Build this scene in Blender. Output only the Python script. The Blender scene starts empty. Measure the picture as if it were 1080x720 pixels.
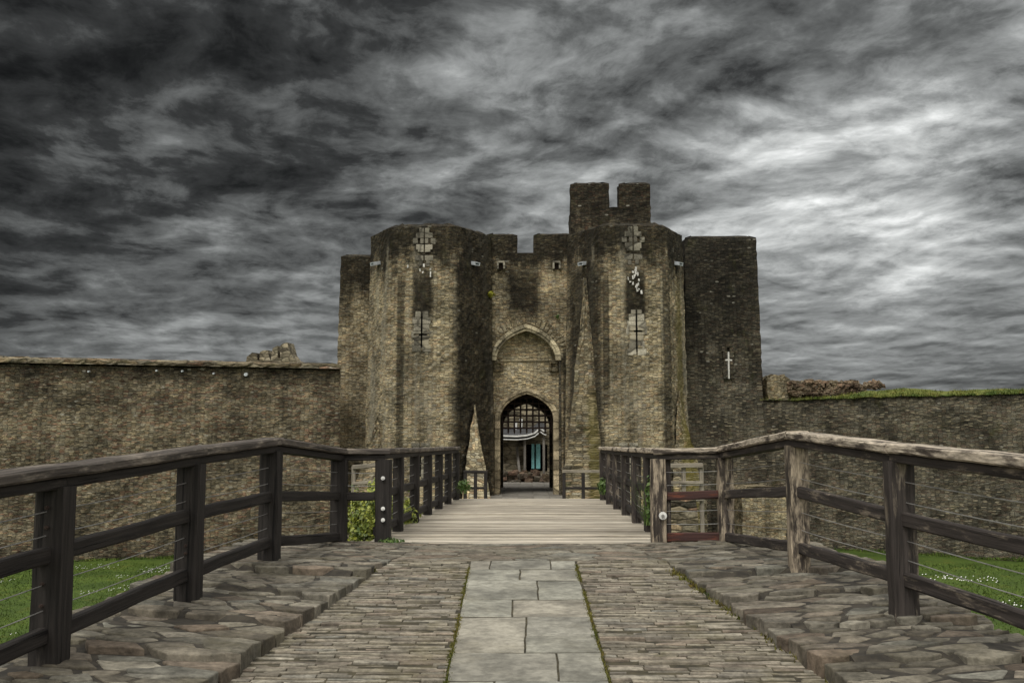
import bpy, math, random
from mathutils import Vector, Matrix, noise, Euler
R = random.Random(7)
S = bpy.context.scene
COL = S.collection
rad = math.radians

# ------------------------------------------------------------------ camera
EYE = 1.25
FPX = 1100.0
cam = bpy.data.cameras.new("camera")
cam.sensor_width = 36.0
cam.lens = 36.0 * FPX / 1080.0
cam.clip_start = 0.1
cam.clip_end = 3000
CO = bpy.data.objects.new("camera", cam)
COL.objects.link(CO)
CO.location = (0, 0, EYE)
CO.rotation_euler = (rad(90) + math.atan(110 / FPX), 0, math.atan(15 / FPX))
S.camera = CO
CM = Euler(CO.rotation_euler).to_matrix()

# ------------------------------------------------------------------ node helpers
def nd(t, typ, ins=None, **props):
    n = t.nodes.new(typ)
    for k, v in props.items():
        setattr(n, k, v)
    if ins:
        for k, v in ins.items():
            s = n.inputs[k]
            if hasattr(v, 'is_output'):
                t.links.new(v, s)
            else:
                s.default_value = v
    return n

def mth(t, op, a, b=None, c=None, clamp=False):
    d = {0: a}
    if b is not None: d[1] = b
    if c is not None: d[2] = c
    return nd(t, 'ShaderNodeMath', d, operation=op, use_clamp=clamp).outputs[0]

def mrange(t, v, a, b, c=0.0, d=1.0, smooth=True):
    n = nd(t, 'ShaderNodeMapRange', {'Value': v, 'From Min': a, 'From Max': b, 'To Min': c, 'To Max': d})
    n.interpolation_type = 'SMOOTHSTEP' if smooth else 'LINEAR'
    return n.outputs[0]

def vmul(t, v, s):
    return nd(t, 'ShaderNodeVectorMath', {0: v, 1: s}, operation='MULTIPLY').outputs[0]

def vadd(t, a, b):
    return nd(t, 'ShaderNodeVectorMath', {0: a, 1: b}, operation='ADD').outputs[0]

def noi(t, v, scale, detail=4, rough=0.55, out='Fac', dist=0.0):
    n = nd(t, 'ShaderNodeTexNoise', {'Vector': v, 'Scale': scale, 'Detail': detail, 'Roughness': rough, 'Distortion': dist})
    return n.outputs[out]

def ramp(t, f, stops, interp='LINEAR'):
    n = nd(t, 'ShaderNodeValToRGB', {0: f})
    cr = n.color_ramp
    cr.interpolation = interp
    while len(cr.elements) < len(stops):
        cr.elements.new(0.5)
    for e, (p, c) in zip(cr.elements, stops):
        e.position = p
        e.color = (c[0], c[1], c[2], 1)
    return n.outputs[0]

def mix(t, f, a, b, mode='MIX'):
    n = nd(t, 'ShaderNodeMix', data_type='RGBA', blend_type=mode)
    for k, v in ((0, f), (6, a), (7, b)):
        s = n.inputs[k]
        if hasattr(v, 'is_output'):
            t.links.new(v, s)
        elif k == 0:
            s.default_value = v
        else:
            s.default_value = (v[0], v[1], v[2], 1)
    return n.outputs[2]

def grey(t, v):
    return nd(t, 'ShaderNodeCombineColor', {0: v, 1: v, 2: v}).outputs[0]

def newmat(name):
    m = bpy.data.materials.new(name)
    m.use_nodes = True
    t = m.node_tree
    b = t.nodes['Principled BSDF']
    return m, t, b

# ------------------------------------------------------------------ sky, sun, exposure
SUN_EL, SUN_ROT = rad(52), rad(200)
W = bpy.data.worlds.new("World")
S.world = W
W.use_nodes = True
t = W.node_tree
bg = t.nodes['Background']
sky = nd(t, 'ShaderNodeTexSky', sky_type='NISHITA', sun_disc=False)
sky.sun_elevation = SUN_EL
sky.sun_rotation = SUN_ROT
gen = nd(t, 'ShaderNodeTexCoord').outputs['Generated']
dirn = nd(t, 'ShaderNodeVectorMath', {0: gen}, operation='NORMALIZE').outputs[0]
sp = nd(t, 'ShaderNodeSeparateXYZ', {0: dirn})
dx, dy, dz = sp.outputs
zz = mth(t, 'ADD', mth(t, 'MAXIMUM', dz, 0.0), 0.11)
cu = mth(t, 'DIVIDE', dx, zz)
cv = mth(t, 'DIVIDE', dy, zz)
cp = nd(t, 'ShaderNodeCombineXYZ', {0: cu, 1: cv, 2: 0.0}).outputs[0]
# the cloud sheet is drawn out a little along one wind direction
rot = nd(t, 'ShaderNodeVectorRotate', {'Vector': cp, 'Angle': rad(-14)}, rotation_type='Z_AXIS').outputs[0]
wp = vmul(t, vadd(t, noi(t, rot, 1.6, 3, 0.5, 'Color'), (-0.5, -0.5, -0.5)), (0.30, 0.30, 0.0))
cw = vadd(t, rot, wp)
n1 = noi(t, vmul(t, cw, (0.6, 0.75, 1)), 1.0, 3, 0.5)
lump = vmul(t, cw, (1.05, 0.85, 1))
n2 = noi(t, lump, 2.5, 7, 0.56)
n3 = noi(t, lump, 6.5, 8, 0.64)
# each billow is a little brighter on the side of the clear patch
lit = vadd(t, lump, (0.10, 0.13, 0.0))
em = mth(t, 'ADD', mth(t, 'SUBTRACT', n2, noi(t, lit, 2.5, 7, 0.56)), mth(t, 'MULTIPLY', mth(t, 'SUBTRACT', n3, noi(t, vadd(t, lump, (0.040, 0.055, 0.0)), 6.5, 8, 0.64)), 0.8))
bil = mth(t, 'ABSOLUTE', mth(t, 'SUBTRACT', mth(t, 'MULTIPLY', n3, 2.0), 1.0))
low = mrange(t, dz, 0.02, 0.30, 0.55, 1.0)
sub = lambda n: mth(t, 'SUBTRACT', n, 0.5)
dev = mth(t, 'ADD', mth(t, 'MULTIPLY', sub(n1), 0.85), mth(t, 'ADD', mth(t, 'MULTIPLY', sub(n2), 0.80), mth(t, 'MULTIPLY', sub(n3), 0.50)))
dev = mth(t, 'ADD', dev, mth(t, 'MULTIPLY', em, 0.62))
dev = mth(t, 'SUBTRACT', dev, mth(t, 'MULTIPLY', mth(t, 'SUBTRACT', bil, 0.2), 0.10))
cl = mth(t, 'ADD', 0.51, mth(t, 'MULTIPLY', dev, low))
cl = mth(t, 'ADD', cl, mrange(t, dz, 0.0, 0.2, 0.06, 0.0))

def sdir(px, py):
    return Vector((px - 555, FPX, 470 - py)).normalized()
# thick and thin places of the cloud deck: (direction, reach in degrees, brighter or darker)
BLOBS = [((30, 20), 24, -0.31), ((300, -10), 12, -0.08), ((900, 205), 9, 0.20), ((1070, 190), 9, 0.16), ((800, 220), 6, 0.14), ((600, 215), 5, 0.20), ((960, 130), 15, 0.08),
         ((740, 240), 4, 0.10), ((150, 265), 9, 0.08), ((470, 110), 9, 0.05), ((20, 190), 8, -0.06), ((700, 60), 8, -0.04),
         ((850, 290), 5, -0.06), ((1060, 270), 5, -0.10), ((200, 345), 12, 0.10)]
acc = cl
for (p, reach, w) in BLOBS:
    dt = nd(t, 'ShaderNodeVectorMath', {0: dirn, 1: sdir(*p)}, operation='DOT_PRODUCT').outputs['Value']
    f = mrange(t, dt, math.cos(rad(reach)), 1.0, 0.0, w)
    acc = mth(t, 'ADD', acc, f)
acc = mth(t, 'ADD', mth(t, 'MULTIPLY', acc, 0.72), 0.155)
cloud = ramp(t, acc, [(0.0, (0.006, 0.0063, 0.0063)), (0.15, (0.013, 0.0136, 0.0136)), (0.335, (0.036, 0.0375, 0.0375)), (0.515, (0.118, 0.123, 0.122)),
                      (0.695, (0.275, 0.285, 0.283)), (0.86, (0.53, 0.545, 0.538)), (1.0, (0.85, 0.865, 0.855))])
# overhead and behind the photographer the deck is thin and bright
hi = mrange(t, dz, 0.42, 0.85)
bk = mrange(t, dy, 0.35, -0.35)
thin = mth(t, 'MAXIMUM', hi, bk)
up = mrange(t, dz, -0.02, 0.35)
bright = mth(t, 'MULTIPLY', mth(t, 'ADD', 0.62, mth(t, 'MULTIPLY', cl, 0.75)), mth(t, 'ADD', 0.35, mth(t, 'MULTIPLY', up, 0.65)))
over = mix(t, 1.0, grey(t, bright), (1.0, 0.985, 0.95), 'MULTIPLY')
deckc = mix(t, thin, cloud, over)
deckc10 = mix(t, 1.0, deckc, (10, 10, 10), 'MULTIPLY')
skyc = mix(t, 0.997, sky.outputs[0], deckc10)
t.links.new(skyc, bg.inputs[0])
bg.inputs[1].default_value = 0.1

sl = bpy.data.lights.new("sun", 'SUN')
sl.energy = 1.5
sl.angle = rad(22)
sl.color = (1.0, 0.975, 0.92)
so = bpy.data.objects.new("sun", sl)
COL.objects.link(so)
so.rotation_euler = (rad(90) - SUN_EL, 0, rad(180) - SUN_ROT + rad(0))
so.location = (0, 0, 60)
# sun comes from behind and to the left of the photographer
so.rotation_euler = Vector((-0.32, -0.85, 1.15)).to_track_quat('Z', 'Y').to_euler()
sky.sun_rotation = math.atan2(-0.32, -0.85)
S.view_settings.view_transform = 'Standard'
S.view_settings.look = 'None'
S.view_settings.gamma = 1
S.view_settings.exposure = 0.22
S.view_settings.use_curve_mapping = False

# ------------------------------------------------------------------ position helpers (photo measurement -> metres)
def ray(px, py):
    return CM @ Vector(((px - 540) / FPX, (360 - py) / FPX, -1))

def P(px, py, D):
    d = ray(px, py)
    return Vector((0, 0, EYE)) + d * (D / d.y)

def Gz(px, py, z):
    d = ray(px, py)
    return Vector((0, 0, EYE)) + d * ((z - EYE) / d.z)

# ------------------------------------------------------------------ mesh builder
class MB:
    def __init__(s):
        s.v = []; s.f = []; s.uv = []; s.mi = []
    def add(s, co):
        s.v.append(tuple(co)); return len(s.v) - 1
    def face(s, idx, uv=None, mi=0):
        s.f.append(tuple(idx)); s.uv.append(uv); s.mi.append(mi)
    def poly(s, pts, uv=None, mi=0):
        s.face([s.add(p) for p in pts], uv, mi)
    def box(s, c, size, rot=None, jit=0.0, ch=0.0, mi=0):
        """box with chamfered vertical and horizontal edges"""
        hx, hy, hz = [a / 2 for a in size]
        c = Vector(c)
        if ch <= 0:
            co = [Vector((x, y, z)) for z in (-hz, hz) for y in (-hy, hy) for x in (-hx, hx)]
            idx = [(0, 2, 3, 1), (4, 5, 7, 6), (0, 1, 5, 4), (1, 3, 7, 5), (3, 2, 6, 7), (2, 0, 4, 6)]
        else:
            co = []; ring = []
            for (z, k) in ((-hz, ch), (-hz + ch, 0), (hz - ch, 0), (hz, ch)):
                ax, ay = hx - k, hy - k
                cc = ch if k == 0 else ch * 0.4
                ring.append([Vector((-ax + cc, -ay, z)), Vector((ax - cc, -ay, z)), Vector((ax, -ay + cc, z)), Vector((ax, ay - cc, z)),
                             Vector((ax - cc, ay, z)), Vector((-ax + cc, ay, z)), Vector((-ax, ay - cc, z)), Vector((-ax, -ay + cc, z))])
            for r_ in ring: co += r_
            idx = []
            for k in range(3):
                for i in range(8):
                    j = (i + 1) % 8
                    idx.append((k * 8 + i, k * 8 + j, k * 8 + 8 + j, k * 8 + 8 + i))
            idx.append(tuple(reversed(range(8)))); idx.append(tuple(range(24, 32)))
        b = len(s.v)
        for p in co:
            if jit: p = p + Vector((R.uniform(-jit, jit), R.uniform(-jit, jit), R.uniform(-jit, jit)))
            if rot is not None: p = rot @ p
            s.v.append(tuple(p + c))
        for f in idx:
            s.face([b + i for i in f], None, mi)
    def beam(s, p0, p1, w, h, seg=None, jit=0.0, ch=0.012, mi=0, sag=0.0):
        """timber from p0 to p1, w wide (level), h high; chamfered, slightly uneven"""
        p0 = Vector(p0); p1 = Vector(p1); ax = (p1 - p0); L = ax.length; ax.normalize()
        up = Vector((0, 0, 1)) if abs(ax.z) < 0.9 else Vector((0, 1, 0))
        sd = ax.cross(up).normalized(); up = sd.cross(ax).normalized()
        n = seg or max(2, int(L / 0.35))
        u0 = R.uniform(0, 50)
        prof = [(-w / 2 + ch, -h / 2), (w / 2 - ch, -h / 2), (w / 2, -h / 2 + ch), (w / 2, h / 2 - ch), (w / 2 - ch, h / 2), (-w / 2 + ch, h / 2), (-w / 2, h / 2 - ch), (-w / 2, -h / 2 + ch)]
        vv = [0]
        for i in range(8):
            a, b_ = prof[i], prof[(i + 1) % 8]
            vv.append(vv[-1] + math.hypot(b_[0] - a[0], b_[1] - a[1]))
        base = len(s.v)
        for k in range(n + 1):
            f = k / n
            c = p0.lerp(p1, f) - Vector((0, 0, sag * 4 * f * (1 - f)))
            off = sd * R.uniform(-jit, jit) + up * R.uniform(-jit, jit)
            for (a, b_) in prof:
                q = c + off + sd * (a + R.uniform(-jit, jit) * .5) + up * (b_ + R.uniform(-jit, jit) * .5)
                s.v.append(tuple(q))
        for k in range(n):
            ua, ub = u0 + L * k / n, u0 + L * (k + 1) / n
            for i in range(8):
                j = (i + 1) % 8
                s.face((base + k * 8 + i, base + k * 8 + j, base + k * 8 + 8 + j, base + k * 8 + 8 + i),
                       [(ua, vv[i]), (ua, vv[i + 1]), (ub, vv[i + 1]), (ub, vv[i])], mi)
        s.face([base + i for i in reversed(range(8))], [(u0 + prof[i][0], prof[i][1]) for i in reversed(range(8))], mi)
        s.face([base + n * 8 + i for i in range(8)], [(u0 + prof[i][0], prof[i][1]) for i in range(8)], mi)
    def tube(s, pts, r, n=6, mi=0, r2=None):
        pts = [Vector(p) for p in pts]
        base = len(s.v); m = len(pts)
        for k, p in enumerate(pts):
            a = (pts[min(k + 1, m - 1)] - pts[max(k - 1, 0)]).normalized()
            up = Vector((0, 0, 1)) if abs(a.z) < 0.9 else Vector((0, 1, 0))
            sd = a.cross(up).normalized(); u2 = sd.cross(a)
            rr = r if r2 is None else r + (r2 - r) * k / (m - 1)
            for i in range(n):
                an = 2 * math.pi * i / n
                s.v.append(tuple(p + sd * math.cos(an) * rr + u2 * math.sin(an) * rr))
        for k in range(m - 1):
            for i in range(n):
                j = (i + 1) % n
                s.face((base + k * n + i, base + k * n + n + i, base + k * n + n + j, base + k * n + j), None, mi)
        s.face([base + i for i in range(n)], None, mi)
        s.face([base + (m - 1) * n + i for i in reversed(range(n))], None, mi)
    def build(s, name, mats, parent=None, smooth=False, loc=None):
        if not isinstance(mats, (list, tuple)): mats = [mats]
        me = bpy.data.meshes.new(name)
        vv = s.v
        if loc is not None:
            vv = [(a - loc[0], b - loc[1], c - loc[2]) for a, b, c in vv]
        me.from_pydata(vv, [], s.f)
        for m in mats: me.materials.append(m)
        uvl = me.uv_layers.new(name="UV")
        for p in me.polygons:
            p.material_index = s.mi[p.index]
            p.use_smooth = smooth
            uv = s.uv[p.index]
            if uv is None:
                nn = p.normal
                ax = 2 if abs(nn.z) > 0.7 else (0 if abs(nn.x) > abs(nn.y) else 1)
                for li in p.loop_indices:
                    q = s.v[me.loops[li].vertex_index]
                    uvl.data[li].uv = (q[0], q[1]) if ax == 2 else ((q[1], q[2]) if ax == 0 else (q[0], q[2]))
            else:
                for li, c in zip(p.loop_indices, uv):
                    uvl.data[li].uv = c
        me.update()
        o = bpy.data.objects.new(name, me)
        COL.objects.link(o)
        if loc is not None: o.location = loc
        if parent is not None:
            o.parent = parent
            o.matrix_parent_inverse = world_of(parent).inverted()
        return o

def world_of(o):
    m = Matrix.LocRotScale(o.location, o.rotation_euler, o.scale)
    if o.parent is not None:
        m = world_of(o.parent) @ o.matrix_parent_inverse @ m
    return m

def tag(o, label=None, cat=None, group=None, kind=None):
    if label: o['label'] = label
    if cat: o['category'] = cat
    if group: o['group'] = group
    if kind: o['kind'] = kind
    return o

def thing(name, label, cat, loc=(0, 0, 0), group=None):
    o = bpy.data.objects.new(name, None)
    o.empty_display_size = 0.2
    COL.objects.link(o)
    o.location = loc
    return tag(o, label, cat, group)

# ------------------------------------------------------------------ materials
def stone_mat(name, pal, su=6.4, sv=23.5, top=None, topw=2.0, topamt=0.9, streak=0.5, dark=0.11, bands=(), foot=None, moss=0.15, specks=0.35, mbands=(), wash=0.0, bump=0.7, blocky=0.72, big_amt=0.55):
    m, t, b = newmat(name)
    uv = nd(t, 'ShaderNodeUVMap', uv_map="UV").outputs[0]
    wpos = nd(t, 'ShaderNodeNewGeometry').outputs['Position']
    wz = nd(t, 'ShaderNodeSeparateXYZ', {0: wpos}).outputs
    warp = vmul(t, vadd(t, noi(t, uv, 2.2, 3, 0.5, 'Color'), (-.5, -.5, -.5)), (0.10, 0.028, 0))
    wv = vadd(t, uv, warp)
    sc = vmul(t, wv, (su, sv, 1))
    vo = nd(t, 'ShaderNodeTexVoronoi', {'Vector': sc, 'Scale': 1.0, 'Randomness': blocky}, voronoi_dimensions='2D', feature='F1')
    ve = nd(t, 'ShaderNodeTexVoronoi', {'Vector': sc, 'Scale': 1.0, 'Randomness': blocky}, voronoi_dimensions='2D', feature='DISTANCE_TO_EDGE')
    cc = nd(t, 'ShaderNodeSeparateColor', {0: vo.outputs['Color']}).outputs
    k = len(pal)
    # neighbouring stones came from the same quarry load: patches lean to one end of the palette
    load = noi(t, uv, 0.55, 3, 0.6)
    pick = mth(t, 'ADD', mth(t, 'MULTIPLY', cc[0], 0.75), mth(t, 'MULTIPLY', mrange(t, load, 0.3, 0.7), 0.25))
    base = ramp(t, pick, [((i + 0.0) / (k - 1), c) for i, c in enumerate(pal)])
    val = mth(t, 'ADD', 0.52, mth(t, 'MULTIPLY', cc[1], 0.96))
    base = mix(t, 1.0, base, grey(t, val), 'MULTIPLY')
    fine = noi(t, uv, 24, 5, 0.65)
    base = mix(t, 1.0, base, grey(t, mrange(t, fine, 0.25, 0.75, 0.5, 1.5)), 'MULTIPLY')
    big = noi(t, uv, 0.8, 5, 0.6)
    base = mix(t, 1.0, base, grey(t, mrange(t, big, 0.3, 0.7, 1 - big_amt, 1 + big_amt * .75)), 'MULTIPLY')
    # pale stones here and there
    pale = mth(t, 'GREATER_THAN', cc[2], 0.93)
    base = mix(t, mth(t, 'MULTIPLY', pale, 0.55), base, (0.36, 0.31, 0.21))
    mort = mrange(t, ve.outputs['Distance'], 0.01, 0.13, 0.5, 1.0)
    base = mix(t, 1.0, base, grey(t, mort), 'MULTIPLY')
    if wash:
        # old limewash hanging on in pale runs
        wn = noi(t, vadd(t, vmul(t, uv, (1.15, 0.11, 1)), (7.7, 3.1, 0)), 1.0, 5, 0.6)
        base = mix(t, mth(t, 'MULTIPLY', mrange(t, wn, 0.52, 0.66, 0.0, wash), mrange(t, fine, .35, .6, .35, 1.0)), base, (0.33, 0.305, 0.235))
    # algae and soot: black rain streaks, the parapet band, bands down the wall (at the gate's edges, painted shade)
    sn = noi(t, vmul(t, uv, (1.5, 0.16, 1)), 1.0, 5, 0.65)
    sm = mrange(t, sn, 0.50, 0.72, 0.0, streak)
    rough_n = noi(t, uv, 2.3, 7, 0.72)
    rn2 = mth(t, 'MULTIPLY', mth(t, 'SUBTRACT', rough_n, 0.5), 2.2)
    drip = mth(t, 'MULTIPLY', mth(t, 'SUBTRACT', sn, 0.5), 4.0)
    if top is not None:
        zt = mth(t, 'ADD', wz[2], mth(t, 'ADD', mth(t, 'MULTIPLY', rn2, topw * 0.30), mth(t, 'MULTIPLY', drip, topw * .45)))
        tm = mrange(t, zt, top - topw * 1.35, top - topw * 0.7, 0.0, topamt)
        sm = mth(t, 'MAXIMUM', sm, tm)
    for (xc, hw, z0, z1, amt) in bands:
        ax = mth(t, 'ABSOLUTE', mth(t, 'SUBTRACT', wz[0], xc))
        ax = mth(t, 'ADD', ax, mth(t, 'MULTIPLY', rn2, hw * 0.45))
        bm = mrange(t, ax, hw * 0.65, hw * 1.15, amt, 0.0)
        zn = mth(t, 'ADD', wz[2], mth(t, 'MULTIPLY', rn2, 0.8))
        bz = mth(t, 'MULTIPLY', mrange(t, zn, z0 - .6, z0 + .6), mrange(t, zn, z1 - .6, z1 + .6, 1.0, 0.0))
        sm = mth(t, 'MAXIMUM', sm, mth(t, 'MULTIPLY', bm, bz))
    if foot is not None:
        fz = mth(t, 'ADD', wz[2], mth(t, 'MULTIPLY', rn2, 0.9))
        sm = mth(t, 'MAXIMUM', sm, mrange(t, fz, foot[0], foot[1], foot[2], 0.0))
    patch = mrange(t, rough_n, 0.32, 0.55, 0.84, 1.0)
    sm = mth(t, 'MULTIPLY', sm, patch)
    soot_shade = mix(t, 1.0, base, (dark, dark * 0.99, dark * 0.96), 'MULTIPLY')
    col = mix(t, sm, base, soot_shade)
    # lichen: pale flecks
    lv = nd(t, 'ShaderNodeTexVoronoi', {'Vector': vadd(t, vmul(t, wv, (4.2, 9, 1)), (3.3, 1.7, 0)), 'Scale': 1.0}, voronoi_dimensions='2D')
    lc = nd(t, 'ShaderNodeSeparateColor', {0: lv.outputs['Color']}).outputs
    lm = mth(t, 'MULTIPLY', mth(t, 'GREATER_THAN', lc[0], 0.955), mth(t, 'LESS_THAN', lv.outputs['Distance'], 0.33))
    lm = mth(t, 'MULTIPLY', lm, mrange(t, noi(t, uv, 1.1, 3, .5), 0.48, 0.62, 0.0, specks))
    col = mix(t, lm, col, (0.42, 0.40, 0.33))
    mm = mrange(t, noi(t, vmul(t, uv, (1.0, 0.6, 1)), 1.3, 6, 0.7), 0.54, 0.76, 0.0, moss)
    col = mix(t, mm, col, (0.075, 0.080, 0.018))
    for (xc, hw, z0, z1, amt) in mbands:
        ax = mth(t, 'ADD', mth(t, 'ABSOLUTE', mth(t, 'SUBTRACT', wz[0], xc)), mth(t, 'MULTIPLY', rn2, hw * 1.2))
        bz = mth(t, 'MULTIPLY', mrange(t, wz[2], z0, z0 + 1), mrange(t, wz[2], z1 - 2, z1, 1.0, 0.0))
        mm2 = mth(t, 'MULTIPLY', mth(t, 'MULTIPLY', mrange(t, ax, hw * .3, hw * 1.1, amt, 0.0), bz), mrange(t, fine, .4, .6, .4, 1.0))
        col = mix(t, mm2, col, (0.115, 0.098, 0.018))
    t.links.new(col, b.inputs['Base Color'])
    b.inputs['Roughness'].default_value = 0.93
    b.inputs['Specular IOR Level'].default_value = 0.2
    h = mth(t, 'ADD', mth(t, 'MULTIPLY', mrange(t, ve.outputs['Distance'], 0.0, 0.22), 0.6), mth(t, 'ADD', mth(t, 'MULTIPLY', cc[1], 0.6), mth(t, 'MULTIPLY', fine, 0.35)))
    bp = nd(t, 'ShaderNodeBump', {'Strength': bump, 'Distance': 0.05, 'Height': h})
    t.links.new(bp.outputs[0], b.inputs['Normal'])
    return m

GOLD = [(0.085, 0.070, 0.048), (0.19, 0.148, 0.082), (0.31, 0.245, 0.14), (0.245, 0.215, 0.155), (0.36, 0.27, 0.135), (0.26, 0.165, 0.085), (0.20, 0.18, 0.145)]
BROWN = [(0.055, 0.045, 0.033), (0.13, 0.10, 0.06), (0.20, 0.155, 0.09), (0.16, 0.138, 0.10), (0.235, 0.175, 0.09), (0.20, 0.095, 0.052), (0.13, 0.12, 0.10)]
DARK = [(0.04, 0.036, 0.03), (0.085, 0.07, 0.048), (0.13, 0.108, 0.075), (0.11, 0.10, 0.08), (0.14, 0.11, 0.065), (0.125, 0.075, 0.05), (0.09, 0.085, 0.072)]

def olive(pal, k=0.38):
    out = []
    for c in pal:
        l = c[0] * .3 + c[1] * .6 + c[2] * .1
        o = (l * 1.04, l * 1.0, l * .74)
        out.append(tuple(a * (1 - k) + b_ * k for a, b_ in zip(c, o)))
    return out
GOLD, BROWN, DARK = [tuple(a * 1.15 for a in c) for c in olive(GOLD, .3)], olive(BROWN, .35), olive(DARK, .45)
M = {}
M['tower'] = stone_mat('tower_stone', GOLD, top=10.6, topw=2.3, topamt=1.0, streak=0.6, moss=0.2, wash=0.6,
                       bands=[(-2.05, 0.85, -3.0, 9.0, 0.97), (2.35, 0.70, -3, 8.6, 0.93), (-4.05, 0.45, 5.9, 8.2, 1.0), (4.25, 0.45, 5.9, 8.2, 1.0), (-4.9, .16, -2, 8, .8), (5.5, .2, -2, 8, .7), (3.1, .15, 3, 8, .8)], mbands=[(6.15, .22, -3, 8.5, .85)])
M['gate_in'] = stone_mat('recess_stone', [tuple(c * 1.55 for c in x) for x in GOLD], streak=0.2, moss=0.15, big_amt=.35)
M['gate'] = stone_mat('gate_wall_stone', GOLD, top=10.1, topw=1.4, topamt=1.0, streak=0.35, moss=0.3,
                      bands=[(-0.1, 0.75, 6.6, 8.6, 1.0), (-1.62, .2, -3, 5.4, .95), (1.75, .28, -3, 5.4, .9)])  # last two bands paint the recess edge shadow into the wall colour
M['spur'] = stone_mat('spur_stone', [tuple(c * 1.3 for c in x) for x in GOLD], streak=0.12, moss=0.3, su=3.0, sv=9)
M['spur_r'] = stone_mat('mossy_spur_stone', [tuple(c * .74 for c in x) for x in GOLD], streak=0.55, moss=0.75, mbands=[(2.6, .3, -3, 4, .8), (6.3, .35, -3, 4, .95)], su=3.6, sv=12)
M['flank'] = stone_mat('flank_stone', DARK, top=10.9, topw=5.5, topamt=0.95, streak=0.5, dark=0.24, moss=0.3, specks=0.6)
M['flank_l'] = stone_mat('west_flank_stone', GOLD, top=10.2, topw=2.8, topamt=1.0, streak=0.35, moss=0.2)
M['turret'] = stone_mat('turret_stone', BROWN, top=13.6, topw=3.2, topamt=0.9, streak=0.5, moss=0.5, specks=0.7)
M['wall_l'] = stone_mat('curtain_stone', BROWN, su=6.0, sv=22, top=4.3, topw=0.55, topamt=0.8, streak=0.62, dark=.25, foot=(-3.0, -1.7, 0.55), moss=0.15, specks=0.55)
M['wall_r'] = stone_mat('curtain_dark_stone', DARK, su=6.0, sv=22, top=3.3, topw=0.3, topamt=0.3, streak=0.5, dark=.3, moss=0.35, specks=0.5)
M['coping'] = stone_mat('coping_stone', BROWN, su=1.6, sv=5, streak=0.6, moss=0.5, specks=0.6)
M['ashlar'] = stone_mat('arch_ashlar', [(0.34, 0.275, 0.17), (0.50, 0.42, 0.27), (0.44, 0.36, 0.24), (0.54, 0.44, 0.27)], su=1.2, sv=2.6, streak=0.3, dark=0.35, moss=0.18, specks=0.1, bump=0.25)
M['arch_grey'] = stone_mat('arch_weathered', [(0.30, 0.26, 0.175), (0.42, 0.365, 0.24), (0.48, 0.41, 0.27)], su=2.0, sv=3.0, streak=0.3, dark=0.35, moss=0.2, bump=0.3)
M['quoin'] = stone_mat('loop_ashlar', [(0.17, 0.152, 0.115), (0.255, 0.232, 0.18), (0.21, 0.192, 0.146)], su=1.5, sv=2.4, streak=0.4, dark=0.35, moss=0.1, specks=0.2, bump=0.25)
M['panel'] = stone_mat('panel_ashlar', [(0.13, 0.118, 0.09), (0.19, 0.173, 0.135), (0.16, 0.147, 0.112)], su=1.5, sv=2.4, streak=0.5, dark=0.3, moss=0.1, specks=0.2, bump=0.25)
M['ruin'] = stone_mat('ruin_stone', [(0.12, 0.10, 0.07), (0.22, 0.19, 0.13), (0.28, 0.235, 0.16), (0.20, 0.18, 0.14)], su=1.2, sv=4, streak=0.5, moss=0.2)
M['pier'] = stone_mat('pier_stone', BROWN, su=2.6, sv=9.0, streak=0.5, moss=0.4)
M['rubble'] = stone_mat('rubble_stone', [(0.11, 0.09, 0.06), (0.20, 0.155, 0.10), (0.19, 0.125, 0.08), (0.15, 0.135, 0.09)], su=3, sv=6, streak=0.2, moss=0.55)

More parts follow.
